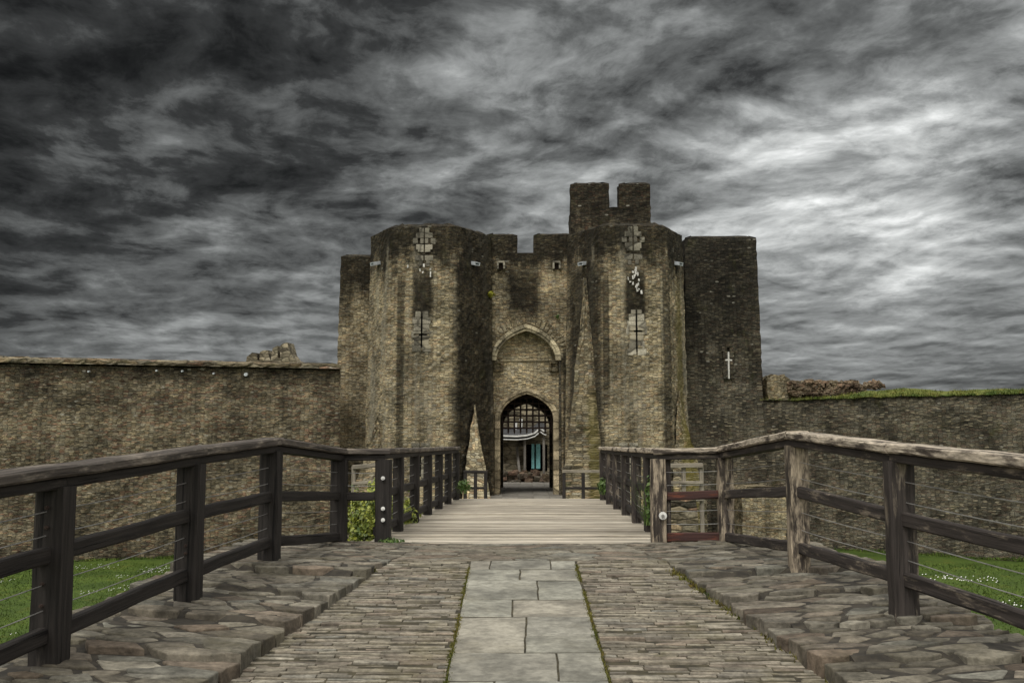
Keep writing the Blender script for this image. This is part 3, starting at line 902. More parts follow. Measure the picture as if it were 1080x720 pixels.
def arch_ring(mb, xc, w, zs, za, z0, thick, y0, y1, mi=0, curve_n=10, vous=True):
    """moulded ring of voussoirs standing along the arch, with jambs down to z0 (z0=None: arch only)"""
    inn = arch_curve(xc, w, zs, za, curve_n)
    out = arch_curve(xc, w + thick, zs, za + thick * 1.15, curve_n)
    if z0 is not None:
        k = max(1, int((zs - z0) / 0.42))
        zz_ = [z0 + (zs - z0) * i / k for i in range(k)]
        inn = [(xc - w, z) for z in zz_] + inn + [(xc + w, z) for z in reversed(zz_)]
        out = [(xc - w - thick, z) for z in zz_] + out + [(xc + w + thick, z) for z in reversed(zz_)]
    for i in range(len(inn) - 1):
        g = 0.006; j_ = R.uniform(-.01, .01)
        def L_(a, b, f): return (a[0] + (b[0] - a[0]) * f, a[1] + (b[1] - a[1]) * f)
        Ld = max(.02, math.hypot(out[i + 1][0] - out[i][0], out[i + 1][1] - out[i][1]))
        f = g / Ld
        ia, ib, oa, ob = L_(inn[i], inn[i + 1], f), L_(inn[i], inn[i + 1], 1 - f), L_(out[i], out[i + 1], f), L_(out[i], out[i + 1], 1 - f)
        mid_a, mid_b = L_(ia, oa, 0.45), L_(ib, ob, 0.45)
        b0 = len(mb.v)
        yf = y0 + j_
        # stepped face: inner half set back
        co = [(ia, yf + .07), (ib, yf + .07), (mid_a, yf + .05), (mid_b, yf + .05), (mid_a, yf), (mid_b, yf), (oa, yf + .015), (ob, yf + .015), (oa, y1), (ob, y1), (ia, y1), (ib, y1)]
        for (p, yy) in co: mb.v.append((p[0], yy, p[1]))
        for q in ((0, 1, 3, 2), (2, 3, 5, 4), (4, 5, 7, 6), (6, 7, 9, 8), (1, 0, 10, 11), (0, 2, 8, 10), (2, 4, 6, 8), (3, 1, 11, 9), (5, 3, 9, 7)):
            mb.face([b0 + t_ for t_ in q][::-1], None, mi)

# ---- gatehouse
GH = thing('castle_gatehouse', 'tall twin-towered stone castle gatehouse with pointed gate arch at the end of the timber bridge', 'gatehouse', (0, 42, -0.75))
E = [(-6.42, 42.5), (-5.40, 40.74), (-5.02, 40.47), (-3.02, 40.36), (-2.72, 40.54), (-1.47, 42.5)]
F = [(1.72, 42.5), (2.88, 40.56), (3.16, 40.37), (5.18, 40.40), (5.52, 40.66), (6.44, 42.5)]
BASE = -3.25
TOPZ = 9.86
def in_slit(x, z, cx, z0, z1, cz, hw=0.09, arm=0.2):
    return (abs(x - cx) < hw and z0 < z < z1) or (abs(x - cx) < arm and abs(z - cz) < 0.09)
LX, RX = -4.05, 4.22
holes_l = [(LX - .02, 5.0, 6.35, 5.55), (LX - .02, 0.0, 1.25, .7)]
holes_r = [(RX + .07, 4.85, 6.4, 5.65), (RX - .3, 0.0, 1.25, .7)]

def plinth_bump(x): return x
def tower(plan, holes, name, label):
    mb = MB()
    hf = lambda x, y, z: y < 41.2 and any(in_slit(x, z, *h) for h in holes)
    back = [(plan[-1][0], 47), (plan[0][0], 47)]
    sheet(mb, plan + back, BASE, TOPZ, step=0.165, jit=0.026, batter=0.016, hole=hf, capin=0.32, caph=0.16)
    o = mb.build(name, M['tower'], GH)
    o['label'] = label
    return o
TL = tower(E, holes_l, 'tower', 'polygonal drum tower without a turret behind it')
TR = tower(F, holes_r, 'tower', 'polygonal drum tower with white lime streak and turret behind it')

def quoins(mb, cx, y, z0, z1, slit_hw, pattern, ht=0.3, proud=0.015, cz=None):
    """pale ashlar blocks either side of a slit"""
    z = z0; k = 0
    while z < z1 - 0.05:
        h_ = min(ht, z1 - z)
        w = pattern[k % len(pattern)] + R.uniform(-.03, .03)
        cross = cz is not None and abs(z + h_ / 2 - cz) < 0.16
        for s in (-1, 1):
            gp = slit_hw
            if cross:
                hh = h_ / 2 - .03
                for zq in (z + hh / 2, z + h_ - hh / 2):
                    mb.box((cx + s * (slit_hw + .40) / 2, y - proud / 2 + 0.04, zq), (.40 - slit_hw, proud + .08, hh - .008), jit=0.004, ch=0.008)
                mb.box((cx + s * .36, y - proud / 2 + 0.04, z + h_ / 2), (.1, proud + .07, .1), jit=.003)
            elif w > gp:
                mb.box((cx + s * (gp + w) / 2, y - proud / 2 + 0.04, z + h_ / 2), (w - gp, proud + .08, h_ - 0.012), jit=0.006, ch=0.008)
        z += h_; k += 1

def loop(parent, cx, yf, z0, z1, cz, pat, ht=0.27):
    mb = MB()
    quoins(mb, cx, yf, z0 - .12, z1 + .12, 0.030, pat, ht, cz=cz)
    return mb.build('arrow_loop', M['quoin'], parent)
bat = lambda z: 0.016 * (TOPZ - z)
loop(TL, LX - .02, 40.40 - bat(5.7), 5.0, 6.35, 5.55, [.34, .26, .2, .3])
loop(TL, LX - .02, 40.40 - bat(.7), 0.0, 1.25, .7, [.42, .3, .38])
loop(TR, RX + .07, 40.38 - bat(5.7), 4.85, 6.4, 5.65, [.36, .28, .24, .3])
loop(TR, RX - .3, 40.38 - bat(.7), 0.0, 1.25, .7, [.42, .3, .38])
# cruciform blocked loops in the parapets
def cross_panel(parent, cx, yf, zc):
    mb = MB()
    rows_ = [(0.66, .20), (.46, .33), (.24, .45), (.0, .33), (-.10, .26), (-.44, .36), (-.66, .22)]
    for (dz_, hw) in rows_:
        for (xa, xb) in ((-hw, -0.02), (0.02, hw)):
            if abs(dz_ - .24) < .01:
                # small round holes in the widest row stay open as dark gaps
                segs = [(xa, xa + .20), (xa + .29, xb)] if xa < 0 else [(xa, xb - .29), (xb - .20, xb)]
            else: segs = [(xa, xb)]
            for (p, q) in segs:
                if q - p < .03: continue
                if dz_ == -.66:
                    p, q = (p, -0.07) if p < 0 else (.07, q)
                mb.box((cx + (p + q) / 2, yf + .02, zc + dz_), (q - p - .01, .10, .215), jit=.008, ch=.01)
    o = mb.build('cross_loop', M['panel'], parent)
    return o
cross_panel(TL, LX + .05, 40.40 - bat(9) , 9.02)
cross_panel(TR, RX - .02, 40.38 - bat(9), 9.05)

def spur(parent, plan_a, plan_b, corner, apex_z, mat, wear=0.028):
    """pyramidal foot on a tower facet"""
    mb = MB()
    a = Vector((plan_a[0], plan_a[1], 0)); b = Vector((plan_b[0], plan_b[1], 0)); c = Vector((corner[0], corner[1], 0))
    ap = a.lerp(b, 0.5); 
    n_ = 46
    def edge(f, q0): # from base point to apex
        return q0.lerp(ap, f)
    tiers = []
    for k in range(n_ + 1):
        z = BASE + (apex_z - BASE) * k / n_
        f = max(0.0, (z + 0.9) / (apex_z + 0.9))
        row = []
        for (q0, q1, m_) in ((a.lerp(b, .12), c, 7), (c, a.lerp(b, .92), 7)):
            for i in range(m_):
                p = q0.lerp(q1, i / m_)
                p = p.lerp(ap, f)
                p = p + (c - ap).normalized() * (0.12 * (1 - f) + .07)
                nv = noise.noise_vector(Vector((p.x * 1.6, p.y * 1.6, z * 1.3)))
                row.append((p.x + nv.x * 3.4 * wear + R.uniform(-wear, wear), p.y + nv.y * 3.4 * wear + R.uniform(-wear, wear), z + R.uniform(-.03, .03)))
        p = a.lerp(b, .92).lerp(ap, f)
        row.append((p.x, p.y, z))
        tiers.append([mb.add(p) for p in row])
    for k in range(n_):
        for i in range(len(tiers[0]) - 1):
            ids = (tiers[k][i], tiers[k][i + 1], tiers[k + 1][i + 1], tiers[k + 1][i])
            uv = [(i * .16 if j in (0, 3) else (i + 1) * .16, mb.v[q][2]) for j, q in enumerate(ids)]
            mb.face(ids, uv)
    return mb.build('spur', mat, parent)
spur(TL, (-2.75, 40.1), (-1.4, 42.3), (-1.40, 39.7), 2.85, M['spur'], wear=.014)
spur(TL, (-6.5, 42.4), (-5.2, 40.2), (-6.6, 40.1), 2.4, M['spur_r'])
spur(TR, (1.6, 42.3), (3.2, 40.0), (1.42, 39.7), 7.9, M['spur_r'])
spur(TR, (5.3, 40.15), (6.6, 42.4), (6.75, 40.2), 3.4, M['spur_r'])

def spout(parent, px, py, D, yaw=0):
    p = P(px, py, D)
    mb = MB()
    rot_ = Matrix.Rotation(yaw, 3, 'Z') @ Matrix.Rotation(rad(14), 3, 'X')
    mb.box(p + rot_ @ Vector((0, -.10, 0.05)), (0.24, 0.34, 0.03), rot_)
    mb.box(p + rot_ @ Vector((-.11, -.10, -0.01)), (0.03, 0.34, 0.12), rot_)
    mb.box(p + rot_ @ Vector((.11, -.10, -0.01)), (0.03, 0.34, 0.12), rot_)
    mb.box(p + rot_ @ Vector((0, -.10, -0.055)), (0.20, 0.34, 0.03), rot_)
    return mb.build('water_spout', M['lead'], parent)
spout(TL, 398, 277.5, 41.6, rad(-45)); spout(TL, 499.5, 277.5, 41.4, rad(40))
spout(TR, 616, 277.5, 41.4, rad(-40)); spout(TR, 713, 277.5, 41.6, rad(45))
# lime run on the right tower
for i in range(22):
    mb = MB()
    f = i / 22
    x = 670 + R.gauss(0, 1.6) + (3 if f > .6 else 0); y = 283 + f * 26
    if 0.35 < f < 0.62 and R.random() < .5: x += R.choice([-7, -4, 4])
    p = P(x, y, 40.28 - bat(8))
    mb.box(p, (R.uniform(.025, .06), .03, R.uniform(.05, .15)), jit=.02)
    mb.build('lime_fleck', M['lime'], TR)
for (x, y) in [(443, 285), (446, 287), (454, 284), (454, 288), (454, 291), (430, 281), (447, 280)]:
    mb = MB(); mb.box(P(x, y, 40.28 - bat(8)), (R.uniform(.03, .06), .03, R.uniform(.06, .13)), jit=.015)
    mb.build('lime_fleck', M['lime'], TL)

# gate wall between the towers
GY = 42.75
mb = MB()
arch_wall(mb, -1.56, 1.80, -1.0, 9.22, -0.01, 1.44, 4.78, 6.22, GY, 0.62, mi=0, mi_in=1)
# merlons and the parapet's thickness
for (pa, pb) in ((513, 545.5), (563, 604)):
    xa, xb = (pa - 555) / FPX * GY, (pb - 555) / FPX * GY
    sheet(mb, [(xa, GY), (xb, GY), (xb, GY + .6), (xa, GY + .6)], 9.2, 9.98, step=.16, jit=.015, capin=.25, caph=.09)
mb.poly([(-1.56, GY, 9.22), (1.8, GY, 9.22), (1.8, GY + .6, 9.22), (-1.56, GY + .6, 9.22)])
mb.poly([(-1.56, GY + .62, -1), (-1.56, GY + .62, 9.2), (1.8, GY + .62, 9.2), (1.8, GY + .62, 6.3), (-1.56, GY + .62, 6.3)][1:][::-1])
GW = mb.build('gate_wall', [M['gate'], M['arch_grey']], GH)
mb = MB(); arch_ring(mb, -0.01, 1.22, 4.74, 5.97, None, 0.24, GY - .09, GY + .3)
mb.build('outer_arch', M['arch_grey'], GW)
for sx in (-1.405, 1.385):  # dark strips added to imitate the shadow line along the recess edges
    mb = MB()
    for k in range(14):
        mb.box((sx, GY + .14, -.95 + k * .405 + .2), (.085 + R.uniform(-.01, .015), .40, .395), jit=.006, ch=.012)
    mb.build('recess_shade_strip', M['flank'], GW)
# radiating voussoir stones over the outer arch
mb = MB()
ca = arch_curve(-.01, 1.47, 4.80, 6.30, 13); cb = arch_curve(-.01, 1.82, 4.80, 6.72, 13)
for i in range(len(ca) - 1):
    f = .12
    q = [(ca[i][0] * (1 - f) + ca[i + 1][0] * f, ca[i][1] * (1 - f) + ca[i + 1][1] * f), (ca[i + 1][0] * (1 - f) + ca[i][0] * f, ca[i + 1][1] * (1 - f) + ca[i][1] * f),
         (cb[i + 1][0] * (1 - f) + cb[i][0] * f, cb[i + 1][1] * (1 - f) + cb[i][1] * f), (cb[i][0] * (1 - f) + cb[i + 1][0] * f, cb[i][1] * (1 - f) + cb[i + 1][1] * f)]
    if max(abs(p[0]) for p in q) > 1.75 or (i < 3 or i > len(ca) - 5): continue
    yf = GY - .035 + R.uniform(-.01, .01)
    b0 = len(mb.v)
    for yy in (yf, GY + .05):
        for p in q: mb.v.append((p[0], yy, p[1]))
    for fc in ((0, 1, 2, 3), (1, 0, 4, 5), (2, 1, 5, 6), (3, 2, 6, 7), (0, 3, 7, 4)): mb.face([b0 + k for k in fc][::-1])
mb.build('relieving_arch', M['gate'], GW)
# inner wall with the gate opening
IY = 43.35
mb = MB()
arch_wall(mb, -1.5, 1.5, -1.0, 6.5, 0.02, 1.10, 2.36, 3.42, IY, 0.9, mi=0, mi_in=1)
IW = mb.build('inner_gate_wall', [M['gate_in'], M['ashlar']], GH)
mb = MB(); arch_ring(mb, 0.02, 1.10, 2.36, 3.40, -1.0, 0.22, IY - .12, IY + .4)
mb.build('inner_arch', M['ashlar'], IW)
mb = MB(); mb.box((-.01, IY - .03, 4.78), (2.4, .08, .04), jit=.004, ch=.01)
mb.build('string_course', M['arch_grey'], IW)
# beam sockets: small stone framed holes
for px in (526, 583.5):
    p = P(px, 386, IY)
    mb = MB()
    for (ox, oz, w, h_) in ((0, .16, .34, .09), (0, -.16, .34, .09), (-.14, 0, .07, .24), (.14, 0, .07, .24)):
        mb.box(p + Vector((ox, -.03, oz)), (w, .22, h_), jit=.008)
    mb.box(p + Vector((0, .05, 0)), (.24, .06, .26), mi=1)
    mb.build('beam_socket', [M['gate'], M['iron']], IW)
for px in (528.5, 587):
    p = P(px, 281, GY)
    mb = MB()
    for (ox, oz, w, h_) in ((0, .16, .30, .08), (-.13, 0, .08, .26), (.13, 0, .08, .26)):
        mb.box(p + Vector((ox, -.1, oz)), (w, .30, h_), jit=.008)
    mb.box(p + Vector((0, .02, 0)), (.2, .05, .26), mi=1)
    mb.build('spout_hole', [M['quoin'], M['iron']], GW)
# passage: side walls, vault and rear wall
mb = MB()
for sx in (-1.45, 1.49):
    q = [(sx, IY + .85, -1), (sx, 51, -1), (sx, 51, 4.5), (sx, IY + .85, 4.5)]
    mb.poly(q if sx < 0 else q[::-1])
mb.poly([(-1.5, IY + .8, 4.2), (-1.5, 51, 4.2), (1.5, 51, 4.2), (1.5, IY + .8, 4.2)])
mb.build('passage', M['inside'], GH)
mb = MB()
arch_wall(mb, -6.3, 6.3, -1, 9.2, 0.0, 1.12, 2.2, 3.3, 50.5, 0.8)
mb.build('rear_wall', M['inside'], GH)
# portcullis
mb = MB()
PY = 44.55
pz0 = 2.0
for i in range(-5, 6):
    x = .02 + i * .262
    mb.beam((x, PY, pz0 - .14), (x, PY, 3.9), .075, .075, seg=3, jit=.004)
    # iron shod points
    b0 = len(mb.v)
    for (ax, ay) in ((-.045, -.045), (.045, -.045), (.045, .045), (-.045, .045)): mb.v.append((x + ax, PY + ay, pz0 - .14))
    mb.v.append((x, PY, pz0 - .26))
    for k in range(4): mb.face((b0 + (k + 1) % 4, b0 + k, b0 + 4))
for k in range(8):
    z = pz0 + k * .262
    mb.beam((-1.4, PY - .06, z), (1.42, PY - .06, z), .06, .075, seg=4, jit=.004)
mb.build('portcullis', M['iron'], GH)

# flanking blocks behind the towers, and the turret
def block(x0, x1, y0, y1, top, mat, name, batter=0.0, merlon=None, notch=None, label=None):
    mb = MB()
    def tf(x, y, u):
        if notch and notch[0] < x < notch[1]: return notch[2]
        return top
    sheet(mb, [(x0, y0), (x1, y0), (x1, y1), (x0, y1)], BASE, top, step=.18, jit=.02, batter=batter, topfn=tf, capin=.3, caph=.13)
    o = mb.build(name, mat, GH)
    if label: o['label'] = label
    return o
block(-8.05, -5.6, 44.6, 50, 9.42, M['flank_l'], 'flank_wall', 0.012)
FR = block(6.95, 10.05, 45.0, 50, 10.28, M['flank'], 'flank_wall', 0.016, label='dark stained flanking block with white cross slit')
block(5.6, 7.3, 45.5, 49.8, 9.35, M['flank'], 'flank_link_wall', 0.0)
# white cross slit on the dark block
mb = MB()
p = P(768.5, 385, 44.86 - .016 * 5.5)
mb.box(p, (.07, .06, 1.15), jit=.008, ch=.008)
mb.box(p + Vector((0, .002, .22)), (.30, .056, .07), jit=.008, ch=.01)
sl_ = mb.build('cross_slit', M['lime'], FR)
mb = MB(); quoins(mb, p.x, 44.86 - .016 * 5.5, p.z - .6, p.z + .8, .055, [.22, .28, .2], .3, .02)
mb.box((p.x, p.y, p.z + .9), (.3, .06, .3), jit=.02, ch=.02)
mb.build('slit_surround', M['flank'], FR)
# turret
mb = MB()
T0, T1 = P(602, 240, 45.5).x, P(686.5, 240, 45.5).x
g0, g1 = P(642.5, 200, 45.5).x, P(652.5, 200, 45.5).x
zt = P(640, 194, 45.5).z
sheet(mb, [(T0, 45.5), (T1, 45.5), (T1, 48), (T0, 48)], 8.5, P(640, 219, 45.5).z, step=.18, jit=.02, capin=.2, caph=.02)
zc_ = P(640, 219, 45.5).z - .02
sheet(mb, [(T0, 45.51), (g0, 45.51), (g0, 46.3), (T0, 46.3)], zc_, zt, step=.16, jit=.02, capin=.3, caph=.13)
sheet(mb, [(g1, 45.51), (T1, 45.51), (T1, 46.3), (g1, 46.3)], zc_, zt - .02, step=.16, jit=.02, capin=.3, caph=.13)
mb.build('turret', M['turret'], GH)

# ------------------------------------------------------------------ curtain walls
cw = thing('curtain_wall', 'long brown curtain wall with thin projecting coping and white drain holes', 'wall', (-16, 40, GRASS_Z))
mb = MB()
A0, A1 = Vector((-7.5, 41.9)), Vector((-30, 35.6))
dirw = (A0 - A1).normalized(); nb = Vector((-dirw.y, dirw.x))
ztop = lambda px, py, D: P(px, py, D).z
zl = ztop(330, 388, 41.4) - .05
sheet(mb, [tuple(A1), tuple(A0), tuple(A0 + nb * 1.6), tuple(A1 + nb * 1.6)], BASE, zl, step=.2, jit=.03, batter=0.006, capin=.1, caph=.02)
mb.build('wall', M['wall_l'], cw)
mb = MB()
o_ = -nb * 0.16
sheet(mb, [tuple(A1 + o_), tuple(A0 + o_), tuple(A0 + nb * 1.7), tuple(A1 + nb * 1.7)], zl + .045, zl + .20, step=.16, vstep=.07, jit=.03, capin=.4, caph=.08, topjit=.035)
b0 = len(mb.v)
for q in (A1 + o_, A0 + o_, A0 + nb * 1.7, A1 + nb * 1.7): mb.v.append((q.x, q.y, zl + .045))
mb.face((b0 + 3, b0 + 2, b0 + 1, b0))
mb.build('coping', M['coping'], cw)
for (px, py) in ((94.5, 391.5), (166, 390.5), (193, 391), (226, 393.5), (260, 394.5)):
    # meet the wall plane
    rr_ = ray(px, py)
    n2_ = Vector((-nb.x, -nb.y))
    tt = (A0.dot(n2_)) / (rr_.x * n2_.x + rr_.y * n2_.y)
    p = Vector((0, 0, EYE)) + rr_ * tt
    mb = MB()
    q = Vector((p.x, p.y, p.z))
    mb.tube([q + Vector((0, .1, 0)), q + Vector((0, -.14, -.02))], (.035 if px != 260 else .07), 8)
    mb.build('drain_pipe', M['lead'], cw)
cr = thing('curtain_wall', 'dark curtain wall capped with green turf and rubble beside the dark flanking block', 'wall', (20, 41, GRASS_Z))
B0, B1 = Vector((9.6, 45.3)), Vector((26, 35.4))
dirr = (B1 - B0).normalized(); nbr = Vector((-dirr.y, dirr.x))
mb = MB()
zr = ztop(900, 417, 41.5) - .03
sheet(mb, [tuple(B0), tuple(B1), tuple(B1 + nbr * 1.6), tuple(B0 + nbr * 1.6)], BASE, zr, step=.2, jit=.03, batter=.006, capin=.1, caph=.02)
mb.build('wall', M['wall_r'], cr)
# turf along its top: a soft earth bank bristling with grass
mb = MB(); turf_pts = []
Lr = (B1 - B0).length
nseg = 90
gridt = []
for k in range(nseg + 1):
    f = k / nseg
    c = B0.lerp(B1, f)
    amp = 0.22 * (0.35 + min(1, max(0, (f - .12) / .25))) + 0.10 * noise.noise(Vector((f * 14, 3, 0)))
    if .15 < f < .42: amp += .16 * math.sin((f - .15) / .27 * math.pi)
    row = []
    for j in range(7):
        g = j / 6
        off = -0.08 + g * 1.7
        z = zr - .03 + max(0.02, amp) * math.sin(math.pi * min(1, g * .5 + .04)) * (1.0 if g < .9 else .9) + R.uniform(-.03, .03)
        q = c + nbr * off
        row.append(mb.add((q.x, q.y, z)))
        if j > 0 or True: turf_pts.append((q.x, q.y, z))
    gridt.append(row)
for k in range(nseg):
    for j in range(6):
        mb.face((gridt[k][j], gridt[k + 1][j], gridt[k + 1][j + 1], gridt[k][j + 1]))
def blade(mb, p, h, w, lean, mi=0):
    a = R.uniform(0, 2 * math.pi)
    s_ = Vector((math.cos(a), math.sin(a), 0)) * w
    l = Vector((R.gauss(0, lean), R.gauss(0, lean), h))
    p = Vector(p)
    mb.poly([p - s_, p + s_, p + l], None, mi)
for k in range(5200):
    f = R.random() ** .8; k_ = f * nseg; i = min(nseg - 1, int(k_))
    if f < .1 and R.random() < .7: continue
    if noise.noise(Vector((f * 30, 5, 0))) < -.25: continue
    j = R.choice([0, 0, 0, 1, 1, 2, 3])
    a = Vector(mb.v[gridt[i][j]]).lerp(Vector(mb.v[gridt[i + 1][j]]), k_ - i)
    blade(mb, a + Vector((R.uniform(-.1, .1), R.uniform(-.1, .1), -.02)), R.uniform(.06, .16), .018, .06)
mb.build('turf', M['turf'], cr)['kind'] = 'stuff'
# stub of taller masonry and loose rubble behind the turf
st = thing('ruined_wall', 'low broken stub of masonry and tumbled rubble on top of the dark wall', 'ruin', (11.5, 46.5, zr))
mb = MB()
pa = P(809, 395, 46.2); pb = P(832, 395, 46.2)
sheet(mb, [(pa.x, 46.2), (pb.x, 46.2), (pb.x, 47.4), (pa.x, 47.4)], 0, P(820, 398, 46.2).z, step=.16, jit=.05, capin=.2, caph=.08, topjit=.08)
mb.build('stub', M['flank_l'], st)
mb = MB()
for k in range(380):
    px = R.uniform(832, 912); f = (px - 832) / 80
    ytop = 402 + 3 * abs(noise.noise(Vector((px * .13, 0, 0)))) + (4 if f > .9 else 0)
    py = R.uniform(ytop, 417)
    p = P(px, py, 46.2 + R.uniform(-.1, .3))
    rt = Euler((R.uniform(-.5, .5), R.uniform(-.4, .4), R.uniform(0, 3))).to_matrix()
    mb.box(p, (R.uniform(.14, .42), R.uniform(.12, .3), R.uniform(.08, .17)), rt, jit=.03, ch=.02)
for k in range(26):
    p = P(921 + R.gauss(0, 3.0), 404 - abs(R.gauss(0, 1)) * 3 + 4, 46.3)
    rt = Euler((R.uniform(-.5, .5), R.uniform(-.4, .4), R.uniform(0, 3))).to_matrix()
    mb.box(p, (R.uniform(.15, .4), .25, R.uniform(.1, .2)), rt, jit=.03, ch=.02)
pq = P(832, 417, 46.6); pr = P(925, 417, 46.6)
mb.box(((pq.x + pr.x) / 2, 47.0, pq.z / 2 - .2), (pr.x - pq.x, 1.2, pq.z + .3))
mb.build('rubble', M['rubble'], st)

# far ruined tower seen over the left wall
ru = thing('ruined_tower', 'pale broken tower stump with gaps far behind the brown curtain wall', 'ruin', (P(287, 380, 75).x, 75, -3))
mb = MB()
D = 75
sil = [(259, 383), (260, 375), (264, 370), (267.5, 370), (267.7, 378), (270, 378), (270.3, 369), (273, 367), (278, 366.5), (279, 372), (281.5, 378), (282.5, 373), (284, 365), (288, 363.5),
       (291.5, 363), (292, 376), (296, 377), (296.5, 363.5), (300, 362), (306, 361.5), (308, 367), (310, 374), (314, 380), (322, 382.5), (330, 384)]
front = []; 
for (x, y) in sil: front.append(P(x, y + 1.0, D))
top_f = front
b0 = len(mb.v)
n_ = len(front)
for q in front: mb.v.append((q.x, q.y + 1.2 * math.sin((q.x - front[0].x) * 1.3), q.z))
for q in front: mb.v.append((q.x, q.y + 2.2 + 1.2 * math.sin((q.x - front[0].x) * 1.3), q.z + .1))
for q in front: mb.v.append((q.x, q.y + 1.2 * math.sin((q.x - front[0].x) * 1.3), -3))
for i in range(n_ - 1):
    ids = (b0 + 2 * n_ + i, b0 + 2 * n_ + i + 1, b0 + i + 1, b0 + i)
    mb.face(ids, [(mb.v[k][0], mb.v[k][2]) for k in ids])
    mb.face((b0 + i, b0 + i + 1, b0 + n_ + i + 1, b0 + n_ + i))
mb.build('wall', M['ruin'], ru)

# ------------------------------------------------------------------ timber bridge
br = thing('footbridge', 'weathered pale plank footbridge on stone piers leading up to the gate', 'bridge', (0, 13.7, -3))
def bl(d): return -(1.93 - 0.029 * (d - 13.8)) - .02
def brt(d): return 1.80 - 0.003 * (d - 13.8) + .02
mb = MB()
d = 13.66
while d < 38.6:
    w = R.uniform(.13, .19)
    dm = d + w / 2
    z = deck_z(dm) + R.gauss(0, .004)
    dl = dm if dm < 24.5 else 24.5
    g = R.uniform(.006, .014)
    xa, xb = bl(dl) - .12 + R.uniform(-.03, .03), brt(dl) + .12 + R.uniform(-.03, .03)
    if dm > 25: xa, xb = max(xa, -1.5), min(xb, 1.75)
    u0 = R.uniform(0, 30)
    n_ = 6
    base = len(mb.v)
    tl = R.gauss(0, .004)
    for k in range(n_ + 1):
        x = xa + (xb - xa) * k / n_
        zz_ = z + R.gauss(0, .0025)
        yy = R.uniform(-.004, .004)
        for (ya, za) in ((d + g / 2, -.05), (d + g / 2, -.008), (d + g / 2 + .008, tl), (d + w - g / 2 - .008, -tl), (d + w - g / 2, -.008), (d + w - g / 2, -.05)):
            mb.v.append((x, ya + yy, zz_ + za))
    for k in range(n_):
        for i in range(5):
            mb.face((base + k * 6 + i, base + k * 6 + 6 + i, base + k * 6 + 7 + i, base + k * 6 + 1 + i))
    mb.face([base + i for i in range(6)]); mb.face([base + n_ * 6 + i for i in reversed(range(6))])
    d += w
mb.build('deck', M['plank'], br)
for x in (-1.45, -.5, .5, 1.5):
    mb = MB(); mb.beam((x, 13.5, -.20), (x, 24.8, -.20), .18, .28); mb.beam((x, 24.8, -.20), (x, 38.3, -.97), .18, .28)
    mb.build('girder', M['timber'], br)
for d in (18.5, 24.4, 31.5):
    mb = MB(); sheet(mb, [(-1.75, d - .5), (1.75, d - .5), (1.75, d + .5), (-1.75, d + .5)], -3.3, deck_z(d) - .38, step=.2, jit=.03, batter=.03, capin=.05, caph=.01)
    mb.build('pier', M['pier'], br)

# ------------------------------------------------------------------ railings
def wire_part(parent, pts, sag=0.01):
    mb = MB()
    for a, b in zip(pts[:-1], pts[1:]):
        k = 6; q = []
        for i in range(k + 1):
            f = i / k
            q.append(Vector(a).lerp(Vector(b), f) - Vector((0, 0, sag * 4 * f * (1 - f))))
        mb.tube(q, .0042, 5)
    return mb.build('wire', M['wire'], parent)

def post_part(parent, x, y, zb, zt, w, mat, yaw=0.0, bolts=(), ragged=0.004, dpt=None, face=-1):
    mb = MB()
    k = 7
    base = len(mb.v)
    hw = w / 2; hd = (dpt or w) / 2; ch = .014
    prof = [(-hw + ch, -hd), (hw - ch, -hd), (hw, -hd + ch), (hw, hd - ch), (hw - ch, hd), (-hw + ch, hd), (-hw, hd - ch), (-hw, -hd + ch)]
    rt = Matrix.Rotation(yaw, 3, 'Z')
    vv = [0]
    for i in range(8):
        a, b = prof[i], prof[(i + 1) % 8]; vv.append(vv[-1] + math.hypot(b[0] - a[0], b[1] - a[1]))
    u0 = R.uniform(0, 40)
    for j in range(k + 1):
        z = zb - .38 + (zt - zb + .38) * j / k
        for (a, b) in prof:
            q = rt @ Vector((a + R.uniform(-ragged, ragged), b + R.uniform(-ragged, ragged), 0))
            mb.v.append((x + q.x, y + q.y, z))
    for j in range(k):
        za, zb_ = mb.v[base + j * 8][2], mb.v[base + j * 8 + 8][2]
        for i in range(8):
            i2 = (i + 1) % 8
            mb.face((base + j * 8 + i, base + j * 8 + i2, base + j * 8 + 8 + i2, base + j * 8 + 8 + i), [(u0 + za, vv[i]), (u0 + za, vv[i + 1]), (u0 + zb_, vv[i + 1]), (u0 + zb_, vv[i])])
    mb.face([base + k * 8 + i for i in range(8)], [(u0 + a, b) for a, b in prof])
    return mb.build('post', mat, parent)

def bolt_part(parent, p, r=.02, mat=None, name='bolt'):
    mb = MB()
    p = Vector(p)
    mb.tube([p, p + Vector((0, -.02, 0))], r, 10)
    mb.tube([p + Vector((0, -.018, 0)), p + Vector((0, -.03, 0))], r * .45, 8)
    return mb.build(name, mat or M['wire'], parent)

def cap_part(parent, pts, w, h, mat, under, ext=0.0):
    """handrail: a broad cap plank over a narrower beam, bay by bay"""
    for i in range(len(pts) - 1):
        a, b = Vector(pts[i]), Vector(pts[i + 1])
        dr = (b - a).normalized()
        a2 = a - dr * (0.05 if i else ext); b2 = b + dr * .05
        off = 0.003 * (i % 2)
        mb = MB()
        mb.beam(a2 - Vector((0, 0, h * .25 + off)), b2 - Vector((0, 0, h * .25 + off)), w, h * .5, jit=.004, ch=.014)
        hr = mb.build('handrail', mat, parent)
        mb = MB()
        mb.beam(a - Vector((0, 0, h * .76 + off)), b - Vector((0, 0, h * .76 + off)), w * .62, h * .5, jit=.003, ch=.01)
        mb.build('rail_bearer', under, hr)

